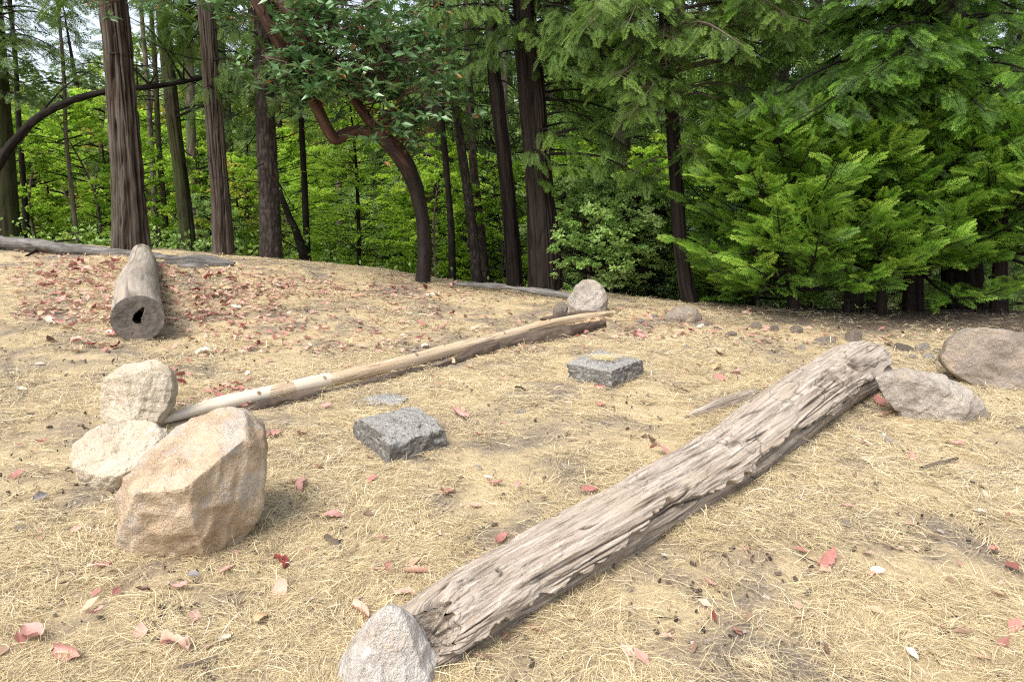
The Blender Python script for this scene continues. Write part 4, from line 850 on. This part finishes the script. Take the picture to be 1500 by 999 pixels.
r, b, p = tree('leaning_snag', 'dead tree', 'dark crooked dead stem leaning from behind the grey plated trunk', [(452,388,12.2),(436,345,12.2),(424,318,12.2),(412,290,12.2),(398,275,12.3)], [.075,.07,.055,.05,.03], 'bark_black', None, sides=16, amp=.008, flare=.1, seed=15, style='plate')
# madrone
rng = rs(220)
s0 = [(618,410,10.0),(621,350,10.0),(611,285,10.0),(592,238,9.9),(566,206,9.9),(546,186,9.9)]
r, b, p = tree('madrone_tree', 'tree', 'forked crooked madrone, peeling red bark above and blackish base, glossy leaves', s0, [.11,.10,.10,.115,.13,.11,.08], 'madrone_bark', None, sides=90, per_m=40, amp=.016, flare=.12, seed=20, style='smooth', age=[1,1,.95,.45,.2,.1])
age = [.15,.1,.12,.2,.3]
A_ = [at(*q) for q in [(552,192,9.9),(520,150,9.8),(488,108,9.7),(452,62,9.5),(420,18,9.4),(392,-30,9.3),(350,-110,9.2)]]
B_ = [at(*q) for q in [(556,200,9.92),(530,192,9.9),(508,196,9.85),(492,204,9.8),(478,186,9.7),(456,142,9.6),(424,88,9.4),(392,36,9.2),(362,-20,9.1),(320,-100,9.0)]]
pA = trunk('limb', A_, [.075,.062,.058,.055,.05,.045,.04], M['madrone_bark'], r, b, sides=48, per_m=34, amp=.010, flare=0, seed=21, style='smooth', age=age)
pB = trunk('limb', B_, [.09,.07,.07,.085,.08,.075,.07,.062,.058,.05], M['madrone_bark'], r, b, sides=48, per_m=34, amp=.012, flare=0, seed=22, style='smooth', age=age)
fol, wood = MB(), MB()
TG = region(rng, 40, 395, 560, -20, 135, 8.6, 10.2)+region(rng, 40, 520, 665, 40, 215, 9, 10.4)+region(rng, 12, 120, 400, -20, 24, 8.8, 10)+region(rng, 14, 395, 470, 80, 150, 8.8, 9.6)+region(rng, 20, 430, 640, -30, 70, 9, 10.5)
for (x, y, d) in TG:
    t = at(x, y, d); src = np.concatenate([pA, pB, p[len(p)*2//3:]]); dd = np.linalg.norm(src-t, axis=1)+rng.rand(len(src))*.5; s_ = src[int(np.argmin(dd))]
    if np.linalg.norm(s_-t) > 2.2: s_ = t+nrm(s_-t)*2.2
    pts = catmull([s_, (s_+t)/2+rng.normal(0, .12, 3)+ZUP*.08, t], 8); v, q, u = tube(pts, np.linspace(.014, .004, 8), 5); wood.add(v, q, uvw=u)
    for _ in range(rng.randint(4, 8)):
        e = t+rng.normal(0, .17, 3)*np.array([1.2, 1, .75]); v, q, u = tube([pts[5], (pts[5]+e)/2+rng.normal(0, .03, 3), e], [.005, .004, .003], 3); wood.add(v, q, uvw=u)
        n = rng.randint(7, 12); az = rng.rand()*6+np.arange(n)*2.4; el = rng.uniform(-.5, .75, n); ax = nrm(np.array([0, 0, 1.])+rng.normal(0, .45, 3))
        d_ = np.stack([np.cos(az)*np.cos(el), np.sin(az)*np.cos(el), np.sin(el)-.05], -1); X, Y, Z = basis(d_, np.tile(ax, (n, 1)), rng.normal(0, .35, n))
        v, q = inst(*LEAF2, np.tile(e, (n, 1))+d_*.01, X, Y, Z, rng.uniform(.10, .165, n)); tn = np.clip(rng.beta(3, 3, n)*.85+.1, 0, .92); tn = np.where(rng.rand(n) < .035, 1, tn); fol.add(v, q, tone=np.repeat(tn, 5))
crown_of(r, b, fol, wood, M['madrone'], M['madrone_bark'], .4)
# middle
rng = rs(230)
r, b, p = tree('conifer_tree', 'tree', 'brown trunk leaning left between the slim black trunk and the dark leaning trunk', [(702,416,12.3),(692,340,12.3),(682,260,12.3),(672,190,12.3),(662,100,12.3),(655,0,12.3)], [.10,.085,.075,.07,.065,.06,.05], 'bark_grey', 5, sides=60, amp=.009, fx=22, flare=.1, seed=31, style='plate')
fol, wood = MB(), MB(); limbs_to(p, region(rng, 24, 590, 740, -20, 200, 11, 13.2), rng, fol, wood, SPF, slen=.25, step=.14, tone=.5, side=.3, hang=.3); dead_twigs(wood, p, rng, 20, 1.1); finish(r, b, fol, wood, 'cedar_olive')
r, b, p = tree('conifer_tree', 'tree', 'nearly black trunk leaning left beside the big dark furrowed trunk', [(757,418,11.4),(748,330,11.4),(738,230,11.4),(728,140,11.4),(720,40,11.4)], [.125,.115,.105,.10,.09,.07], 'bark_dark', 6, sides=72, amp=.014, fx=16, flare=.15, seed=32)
fol, wood = MB(), MB(); limbs_to(p, region(rng, 26, 640, 800, -40, 110, 10, 12), rng, fol, wood, SPF, slen=.25, step=.12, tone=.5, side=.34, hang=.3); dead_twigs(wood, p, rng, 30, 1.2); finish(r, b, fol, wood, 'cedar_olive')
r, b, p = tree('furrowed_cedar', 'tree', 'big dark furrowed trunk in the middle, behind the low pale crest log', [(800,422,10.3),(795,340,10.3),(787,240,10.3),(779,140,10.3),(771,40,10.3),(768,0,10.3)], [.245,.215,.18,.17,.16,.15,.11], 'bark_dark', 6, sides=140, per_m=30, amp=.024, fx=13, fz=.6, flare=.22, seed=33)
fol, wood = MB(), MB(); limbs_to(p, region(rng, 44, 640, 960, -80, 70, 8.8, 10.6)+region(rng, 34, 820, 1000, -20, 150, 8.8, 10.6)+region(rng, 14, 840, 990, 90, 270, 9.0, 10.8)+region(rng, 5, 770, 840, 200, 290, 9.6, 10.0), rng, fol, wood, SPF+SPA[:1], slen=.25, step=.10, tone=.56, side=.34, hang=.25); dead_twigs(wood, p, rng, 26, 1.2); finish(r, b, fol, wood, 'cedar_olive')
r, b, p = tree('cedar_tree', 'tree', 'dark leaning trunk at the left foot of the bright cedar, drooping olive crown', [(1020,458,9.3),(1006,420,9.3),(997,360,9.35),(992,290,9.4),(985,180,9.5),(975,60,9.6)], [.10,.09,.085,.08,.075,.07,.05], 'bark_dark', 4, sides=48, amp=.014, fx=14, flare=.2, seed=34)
fol, wood = MB(), MB(); limbs_to(p, region(rng, 60, 850, 1200, -60, 180, 7.9, 10)+region(rng, 10, 900, 1060, 180, 260, 8.6, 10), rng, fol, wood, SPA, slen=.24, step=.11, tone=.55, side=.38, hang=.15)
limbs_to(p, region(rng, 5, 930, 1100, 60, 170, 8.2, 9), rng, MB(), wood, SPC, bare=.2); finish(r, b, fol, wood, 'cedar_olive', 'bark_pale')
# bright young cedars and the tall cedar above them
def young(label, P_, R0, seed, n, Rr, zlo, zhi, H, tone, shp=SPA, slen=.28, fm='cedar', lift=.22, step=.11):
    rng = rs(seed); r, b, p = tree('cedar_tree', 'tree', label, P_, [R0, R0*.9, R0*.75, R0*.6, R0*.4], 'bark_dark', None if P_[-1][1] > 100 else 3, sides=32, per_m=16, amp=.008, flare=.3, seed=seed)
    fol, wood = MB(), MB()
    for i in range(n):
        h = zlo+(zhi-zlo)*(i+rng.rand())/n; a = rng.rand()*2*PI; L = Rr*max(.12, 1-(h-zlo)/(H-zlo))**.7*rng.uniform(.6, 1.1)
        q0 = near_at(p, b[2]+h); q1 = q0+np.array([math.cos(a)*L, math.sin(a)*L, L*rng.uniform(-.02, .6)])
        branch(fol, wood, q0, q1, rng, shp, slen=slen*rng.uniform(.7, 1.1), step=step*.9, sag=-.10, side=.36, tone=tone+rng.normal(0, .07), bare=.18, lift=lift, roll=.8, latw=.5)
    dead_twigs(wood, p[:max(8, int(len(p)*.25))], rng, 12, .9, .008)
    finish(r, b, fol, wood, fm); return r, b, p
young('bright green young cedar at the left of the cedar clump, sprays reaching over the slope', [(1165,478,8.7),(1160,400,8.7),(1150,300,8.7),(1140,200,8.7)], .06, 401, 105, 1.75, .25, 2.7, 3.3, .70)
young('bright green young cedar on a thin dark trunk right behind the thick log end', [(1243,484,8.5),(1243,420,8.5),(1240,320,8.5),(1236,200,8.5)], .05, 402, 75, 1.25, .60, 2.4, 3.0, .74)
young('slender young cedar whose thin trunk stands beside the low brown stones', [(1291,488,8.4),(1291,420,8.4),(1292,330,8.4),(1292,210,8.4)], .05, 403, 70, 1.2, .60, 2.4, 3.0, .74)
young('bushy bright green cedar above the big smooth boulder at the right edge', [(1462,486,8.4),(1464,420,8.4),(1467,330,8.4),(1472,200,8.4)], .09, 404, 95, 1.6, .7, 2.6, 3.2, .74)
young('dense cedar on a dark trunk between the thin trunk and the thickest cedar trunk', [(1336,492,8.8),(1338,400,8.8),(1342,300,8.8),(1346,180,8.8),(1350,60,8.8)], .11, 405, 95, 1.7, .5, 3.2, 4.2, .48)
young('dark cedar sapling standing deeper in shade behind the bright clump', [(1100,470,10.6),(1100,380,10.6),(1098,280,10.6),(1094,160,10.6)], .07, 406, 85, 1.6, .2, 3.2, 4, .35, SPB, .3, step=.15)
rng = rs(240)
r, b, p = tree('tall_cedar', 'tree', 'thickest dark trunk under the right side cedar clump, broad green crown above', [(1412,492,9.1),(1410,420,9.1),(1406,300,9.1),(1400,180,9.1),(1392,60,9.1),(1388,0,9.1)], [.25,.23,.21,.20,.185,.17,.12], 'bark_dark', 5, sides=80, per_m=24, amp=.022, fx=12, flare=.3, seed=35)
fol, wood = MB(), MB(); limbs_to(p, region(rng, 95, 1090, 1560, -80, 190, 7.2, 9.6)+region(rng, 30, 1200, 1560, 120, 300, 7.8, 9.6), rng, fol, wood, SPA, slen=.26, step=.12, tone=.40, side=.38, hang=.08, roll=.7)
dead_twigs(wood, p[:len(p)//2], rng, 16, 1.0, .01); finish(r, b, fol, wood, 'cedar')
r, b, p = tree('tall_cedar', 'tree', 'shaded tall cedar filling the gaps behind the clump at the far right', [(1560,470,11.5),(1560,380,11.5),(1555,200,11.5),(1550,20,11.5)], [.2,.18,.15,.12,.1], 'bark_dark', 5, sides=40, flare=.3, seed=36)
fol, wood = MB(), MB(); limbs_to(p, region(rng, 60, 1250, 1750, -80, 400, 10.2, 12.5), rng, fol, wood, SPB, slen=.34, step=.17, tone=.35, side=.38, hang=.1); finish(r, b, fol, wood, 'cedar')
# ------------------------------------------------------------------ background trees: one of each kind, then copies
def mk_conifer(name, seed, H, n, Rr, zlo, fm, bk, shp=SPC, slen=.52, hang=.1, dead=20):
    rng = rs(seed); r = empty(name, (0, 0, 0)); o = np.zeros(3)
    p = trunk('trunk', [np.array([0, 0, -.5]), np.array([rng.normal(0, .1), 0, H*.5]), np.array([rng.normal(0, .2), rng.normal(0, .2), H])], [.018*H, .013*H, .02], M[bk], r, o, sides=12, per_m=2.5, amp=.01, flare=.2, seed=seed, style='plate')
    fol, wood = MB(), MB()
    for i in range(n):
        f = (i+rng.rand())/n; h = zlo+(H-zlo)*f; a = rng.rand()*2*PI; L = Rr*(1-f)**.75*rng.uniform(.55, 1.1)+.25
        q0 = near_at(p, h); q1 = q0+np.array([math.cos(a)*L, math.sin(a)*L, L*rng.uniform(-.35, .1)])
        branch(fol, wood, q0, q1, rng, shp, slen=slen, step=.30, sag=.02, side=.32, tone=.48, bare=.18, hang=hang, twigw=False)
    dead_twigs(wood, p[:len(p)//2+3], rng, dead, 1.6, .014); finish(r, o, fol, wood, fm); return r
def leafblob(fol, c, R, n, s, rng, tone, flat=.6):
    k = max(6, n//26); cc = c+nrm(rng.normal(0, 1, (k, 3)))*(R*rng.uniform(.3, 1, (k, 1)))*np.array([1, 1, .8])
    pos = cc[rng.randint(0, k, n)]+rng.normal(0, R*.17, (n, 3))*np.array([1, 1, .4]); d = nrm(rng.normal(0, 1, (n, 3))*np.array([1, 1, .45])); up = nrm(rng.normal(0, flat, (n, 3))+ZUP)
    X, Y, Z = basis(d, up); v, q = inst(*LEAF1, pos, X, Y, Z, s*rng.uniform(.6, 1.3, n)); fol.add(v, q, tone=np.repeat(np.clip(tone+rng.normal(0, .16, n), 0, 1), 4))
def mk_broad(name, seed, H, zlo, R, nb, nl, s, fm, bk, flat=.6):
    rng = rs(seed); r = empty(name, (0, 0, 0)); o = np.zeros(3)
    p = trunk('trunk', [np.array([0, 0, -.5]), np.array([rng.normal(0, .25), 0, H*.45]), np.array([rng.normal(0, .5), rng.normal(0, .4), H*.95])], [.012*H+.02, .009*H, .015], M[bk], r, o, sides=10, per_m=3, amp=.008, flare=.15, seed=seed, style='plate')
    fol, wood = MB(), MB()
    for i in range(nb):
        f = (i+rng.rand())/nb; h = zlo+(H-zlo)*f; a = rng.rand()*2*PI; L = R*(.35+.65*math.sin(PI*min(1, f*.8+.15)))*rng.uniform(.3, 1.05)
        q0 = near_at(p, h-.25*L); q1 = q0+np.array([math.cos(a)*L, math.sin(a)*L, L*.3]); v, q, u = tube(catmull([q0, (q0+q1)/2+rng.normal(0, .08, 3), q1], 6), np.linspace(.03, .006, 6), 4); wood.add(v, q, uvw=u)
        leafblob(fol, q1, R*.20*rng.uniform(.6, 1.2), nl//nb, s, rng, rng.normal(.5, .22), flat)
    finish(r, o, fol, wood, fm); return r
def mk_layer(name, seed, H, R, tiers, nl, s, fm, zlo=.2):
    rng = rs(seed); r = empty(name, (0, 0, 0)); o = np.zeros(3)
    p = trunk('trunk', [np.array([0, 0, -.3]), np.array([.05, 0, H*.5]), np.array([-.04, .05, H])], [.045, .03, .008], M['bark_black'], r, o, sides=8, per_m=5, amp=.003, flare=.1, seed=seed, style='plate')
    fol, wood = MB(), MB()
    for i in range(tiers):
        f = (i+rng.rand()*.5)/tiers; h = zlo+(H-zlo)*f; k = rng.randint(4, 7); a0_ = rng.rand()*6
        for j in range(k):
            a = a0_+j*2*PI/k+rng.normal(0, .25); L = R*(1-f)**.6*rng.uniform(.6, 1.1); q0 = near_at(p, h); q1 = q0+np.array([math.cos(a)*L, math.sin(a)*L, L*rng.uniform(-.25, .4)])
            pts = catmull([q0, (q0+q1)/2+ZUP*.06*L, q1], 7); v, q, u = tube(pts, np.linspace(.012, .003, 7), 3); wood.add(v, q, uvw=u)
            m = int(nl/tiers/k); t = np.sqrt(rng.uniform(.04, 1, m)); tan = nrm(q1-q0); lat = np.cross(tan, ZUP)
            w_ = rng.normal(0, .20*L, m)*(1.15-t*.6); pos = q0+(q1-q0)*t[:, None]*1.05+lat*w_[:, None]+ZUP*(.06*L*np.sin(PI*t)+rng.normal(0, .022, m)-np.abs(w_)*.15)[:, None]
            d = nrm(tan*.8+lat*np.sign(w_)[:, None]*rng.uniform(.3, 1, m)[:, None]+ZUP*rng.normal(-.15, .2, m)[:, None]); X, Y, Z = basis(d, np.tile(ZUP, (m, 1)), rng.normal(0, .35, m))
            v, q = inst(*LEAF1, pos, X, Y, Z, s*rng.uniform(.6, 1.3, m)); fol.add(v, q, tone=np.repeat(np.clip(rng.normal(.5+.25*f, .16, m), 0, 1), 4))
    finish(r, o, fol, wood, fm); return r
def copy_tree(r):
    c = r.copy(); COL.objects.link(c)
    for ch in r.children: d = ch.copy(); COL.objects.link(d); d.parent = c
    return c
PROTO = {'fir': mk_conifer('fir_tree', 501, 17, 110, 3.0, 2.0, 'fir', 'bark_dark'),
         'oldfir': mk_conifer('fir_tree', 502, 21, 100, 3.2, 5.0, 'fir', 'bark_moss', dead=60),
         'cedarb': mk_conifer('cedar_tree', 503, 15, 120, 2.6, 1.0, 'cedar_olive', 'bark_red', SPC, .5, .3),
         'young': mk_conifer('young_fir', 504, 6.5, 80, 1.7, .3, 'fir', 'bark_black', SPC, .34, .0, 6),
         'bluefir': mk_conifer('young_fir', 505, 3.2, 60, 1.1, .1, 'blue', 'bark_black', SPC, .24, .0, 2),
         'maple': mk_broad('maple_tree', 506, 10, 1.0, 3.2, 60, 11000, .15, 'yellow', 'bark_pale'),
         'hazel': mk_broad('broadleaf_tree', 507, 7, .4, 2.6, 56, 9500, .155, 'bright', 'bark_pale'),
         'oak': mk_broad('broadleaf_tree', 508, 12, 2.0, 3.2, 64, 12000, .14, 'shrub', 'bark_pale'),
         'layer': mk_layer('dogwood_sapling', 509, 3.9, 1.7, 17, 11000, .075, 'bright'),
         'layer2': mk_layer('dogwood_sapling', 510, 3.0, 1.5, 13, 8000, .08, 'yellow'),
         'shrub': mk_broad('leafy_shrub', 511, 2.1, .1, 1.0, 70, 15000, .062, 'shrub', 'bark_pale', 1.2)}
KIND = {'fir': ('tree', 'dark fir'), 'oldfir': ('tree', 'tall bare legged fir'), 'cedarb': ('tree', 'olive drooping cedar'), 'young': ('tree', 'small dense fir'), 'bluefir': ('tree', 'low bluish fir'),
        'maple': ('tree', 'sunlit yellow green maple'), 'hazel': ('tree', 'bright green leafy tree'), 'oak': ('tree', 'pale green leafy tree'), 'layer': ('sapling', 'fresh green layered sapling'), 'layer2': ('sapling', 'yellow green layered sapling'), 'shrub': ('shrub', 'light green leafy shrub')}
SECT = [(-9e9, 20, 'beyond the left edge trunk'), (20, 110, 'seen under the arched trunk'), (110, 190, 'just left of the thick furrowed trunk'), (190, 262, 'between thick furrowed and mossy trunks'), (262, 328, 'between mossy and slimmer furrowed trunks'), (328, 398, 'between slimmer furrowed and grey plated trunks'),
        (398, 500, 'just right of the grey plated trunk'), (500, 612, 'just left of the madrone base'), (612, 710, 'just right of the madrone base'), (710, 800, 'behind the two dark leaning trunks'), (800, 900, 'just right of the big dark trunk'), (900, 1010, 'left of the bright cedar clump'), (1010, 1200, 'behind the left half of the cedar clump'), (1200, 9e9, 'behind the right half of the cedar clump')]
PL = []
def put(kind, x, d, s=1.0): PL.append((kind, x, d, s))
rng = rs(600)
for x, d, s in [(525,13.5,1.0),(455,17,1.0),(590,16.5,.95)]: put('layer', x, d, s)
for x, d, s in [(85,17,1.0),(140,20,1.0),(355,15,.8),(560,20,1.1),(640,20,1.0)]: put('layer2', x, d, s)
for x, d, s in [(640,13,.36),(690,14,.42),(735,13.6,.40),(960,14.5,.55),(1010,15,.6),(845,16,.6),(930,13,.42),(985,13.2,.45),(850,13.6,.45),(905,16.5,.6),(965,17,.6),(60,15,.42),(20,16,.5),(110,18,.55),(150,14.5,.42),(235,15,.40),(260,19,.5),(305,15.5,.42),(350,18,.5),(425,15,.42),(480,19,.55),(640,15,.40),(690,16,.45),(730,18,.5),(-30,15,.5),(560,22,.6),(420,20,.6)]: put('hazel', x, d, s)
for x, d, s in [(60,25,.9),(150,22,.8),(220,24,.85),(300,21,.8),(350,26,.9),(440,25,.8),(545,26,.85),(620,24,.8),(690,22,.7),(-80,22,.9),(-200,24,1),(730,28,.9)]: put('hazel', x, d, s)
for x, d, s in [(15,36,1.35),(120,36,1.0),(230,30,1.2),(370,34,1.35),(470,34,1.3),(550,36,1.35),(640,34,1.3),(200,38,1.2),(270,33,1),(340,40,1.2),(500,38,1),(430,44,1.2),(590,42,1.1),(-120,34,1),(680,36,1.0)]: put('maple', x, d, s)
for x, d, s in [(870,17,.6),(930,22,.7),(975,19,.6),(850,27,.9),(1040,24,.8),(720,20,.5),(790,32,1),(1180,22,.8),(1340,24,.8),(1480,20,.7),(1620,22,.9)]: put('oak', x, d, s)
for x, d, s in [(866,10.2,.78),(905,10.3,.80),(945,10.9,.8),(890,11.4,1.0),(845,12.6,1.0),(935,12.5,.9),(975,11.2,.7),(1000,13,.9),(800,14,.8),(905,15.5,1.3),(730,15,.9),(310,14,.6)]: put('shrub', x, d, s)
for x, d, s in [(950,10.6,.42),(1045,12,.8),(915,14,.9)]: put('bluefir', x, d, s)
for x, d, s in [(940,17,.8),(1010,19,.9),(880,21,.9),(1120,15,.8),(1260,14,.8),(1400,15,.9),(170,19,.6),(1540,16,.9),(370,19,.7),(700,24,.9),(820,24,1)]: put('young', x, d, s)
for x, d, s in [(-260,20,1),(-60,24,1),(150,44,1.1),(300,36,1),(465,38,1),(530,52,1.1),(665,28,.9),(745,24,.95),(820,30,1),(890,27,1),(960,30,1),(1030,27,1),(1100,22,1),(1190,28,1),(1290,21,1),(1380,27,1),(1450,22,1),(1560,24,1),(1700,22,1)]: put('fir' if len(PL) % 3 else 'cedarb', x, d, s)
for x, d, s in [(-160,30,1),(0,45,1.1),(320,52,1.2),(400,42,1.1),(480,55,1.2),(560,58,1.2),(640,48,1.1),(710,44,1.1),(775,50,1.1),(850,42,1.1),(920,46,1.2),(1000,44,1.1),(1080,40,1.1),(1170,46,1.1),(1270,40,1.1),(1370,45,1.1),(1480,38,1.1),(1600,40,1.1),(200,60,1.3),(440,66,1.3),(680,66,1.3),(880,62,1.3),(1060,62,1.3),(1250,60,1.3),(1430,60,1.3)]: put('oldfir', x, d, s)
for x, d, s in [(905,15,.8),(1060,15,.85),(980,19,.95),(1120,13.5,.8),(640,17,.9),(560,19,1.0),(800,17,.9),(720,21,1.0),(350,25,.9)]: put('cedarb', x, d, s)
for x, d, s in [(-40,27,.9),(420,24,.85),(700,19,.8),(840,22,.9),(1000,22,.9),(1160,18,.9),(1340,18,.95)]: put('cedarb', x, d, s)
ORD = ['nearest ', 'second nearest ', 'third nearest ', 'fourth nearest ', 'fifth nearest ', 'sixth nearest ', 'seventh nearest ', 'eighth nearest ']
cells = {}
for i, (k, x, d, s) in enumerate(PL):
    sc = next(t for a, b_, t in SECT if a <= x < b_); cells.setdefault((KIND[k][1], sc), []).append((d, i))
lab = {}
for (kd, sc), l in cells.items():
    l.sort()
    for j, (d, i) in enumerate(l): lab[i] = (ORD[j] if len(l) > 1 else '')+kd+' '+sc
used = set()
for i, (k, x, d, s) in enumerate(PL):
    r = PROTO[k] if k not in used else copy_tree(PROTO[k]); used.add(k)
    wx = (x-750)/F*d; r.location = (wx, d, float(height(wx, d))-.05); r.rotation_euler = (0, 0, rng.rand()*6.28); s2 = s*rng.uniform(.93, 1.07); r.scale = (s2, s2, s2)
    tag(r, lab[i], KIND[k][0], {'tree': 'trees in the wood behind the clearing', 'sapling': 'saplings on the slope behind the clearing', 'shrub': 'shrubs on the slope behind the clearing'}[KIND[k][0]])
# low green undergrowth on the slope, and the far wood on the hillside
rng = rs(700); n = 60000; fol = MB()
d = 11*(55/11)**rng.rand(n); x = d*rng.uniform(-1.1, 1.1, n); ok = (d-np.interp(x, _cx, _cy) > 1.2)&(fbm(P3(x, d), .5, 3, 71)+.25 > rng.rand(n)*.8-.15)
x, d = x[ok], d[ok]; m = len(x); pos = P3(x, d, height(x, d)+rng.rand(m)**1.5*.55*(.5+.5*fbm(P3(x, d), .9, 2, 3)+.3)); dd = nrm(rng.normal(0, 1, (m, 3))); Xa, Ya, Za = basis(dd, nrm(rng.normal(0, .5, (m, 3))+ZUP))
v, q = inst(*LEAF1, pos, Xa, Ya, Za, .05+.004*d); fol.add(v, q, tone=np.repeat(rng.normal(.4, .2, m), 4))
tag(obj('undergrowth', fol.mesh('undergrowth', M['shrub'])), 'low green undergrowth covering the slope behind the clearing', 'undergrowth', None, 'stuff')
fol = MB(); n = 900; d = rng.uniform(68, 150, n); x = d*rng.uniform(-1.15, 1.15, n); z = height(x, d)
for i in range(0, n):
    m = 150; h = rng.uniform(9, 17); f = rng.rand(m); a = rng.rand(m)*6.28; R = 2.6*(1-f)**.8*np.sqrt(rng.rand(m)); pos = np.stack([x[i]+R*np.cos(a), d[i]+R*np.sin(a), z[i]+1+f*h], -1)
    dd = nrm(np.stack([np.cos(a), np.sin(a), -.25+0*a], -1)); Xa, Ya, Za = basis(dd, nrm(rng.normal(0, .35, (m, 3))+ZUP)); v, q = inst(*LEAF1, pos, Xa, Ya, Za, 1.1); fol.add(v, q, tone=np.repeat(np.clip(rng.normal(.35+.3*(i % 5 == 0), .15, m), 0, 1), 4))
tag(obj('far_woods', fol.mesh('far_woods', M['fir'])), 'far conifer wood covering the hillside behind all other trees', 'wood', None, 'stuff')
# ------------------------------------------------------------------ sky, sun, camera
w = bpy.data.worlds.new('World'); SC.world = w; w.use_nodes = True; nt = w.node_tree; bg = nt.nodes['Background']
EL, AZ = math.radians(57), math.radians(218)     # compass bearing of the sun: behind and to the left
sky = nt.nodes.new('ShaderNodeTexSky'); sky.sky_type = 'NISHITA'; sky.sun_disc = False; sky.sun_elevation = EL; sky.sun_rotation = AZ; sky.dust_density = 3.0; sky.air_density = 1.0; sky.ozone_density = 1.0
hs = nt.nodes.new('ShaderNodeHueSaturation'); hs.inputs['Saturation'].default_value = .5; nt.links.new(sky.outputs[0], hs.inputs['Color']); nt.links.new(hs.outputs[0], bg.inputs[0]); bg.inputs[1].default_value = .11
L = bpy.data.lights.new('sun', 'SUN'); L.energy = 1.5; L.angle = math.radians(32); L.color = (1, .95, .87)
lo = bpy.data.objects.new('sun', L); link(lo); sd = Vector((math.sin(AZ)*math.cos(EL), math.cos(AZ)*math.cos(EL), math.sin(EL))); lo.rotation_euler = sd.to_track_quat('Z', 'Y').to_euler()
c = bpy.data.cameras.new('camera'); c.sensor_width = 36; c.lens = 24; c.clip_start = .05; c.clip_end = 2500
co = bpy.data.objects.new('camera', c); link(co); co.location = (0, 0, CAMZ); co.rotation_euler = (math.radians(90)-PITCH, 0, 0); SC.camera = co
SC.view_settings.view_transform = 'Standard'; SC.view_settings.look = 'None'; SC.view_settings.gamma = 1; SC.view_settings.exposure = 1.55
SC.render.engine = 'CYCLES'; cy = SC.cycles; cy.max_bounces = 6; cy.diffuse_bounces = 4; cy.glossy_bounces = 2; cy.transmission_bounces = 4; cy.transparent_max_bounces = 4
cy.use_adaptive_sampling = True; cy.adaptive_threshold = .005; cy.use_denoising = False; cy.sample_clamp_indirect = 6; cy.filter_width = 1.2
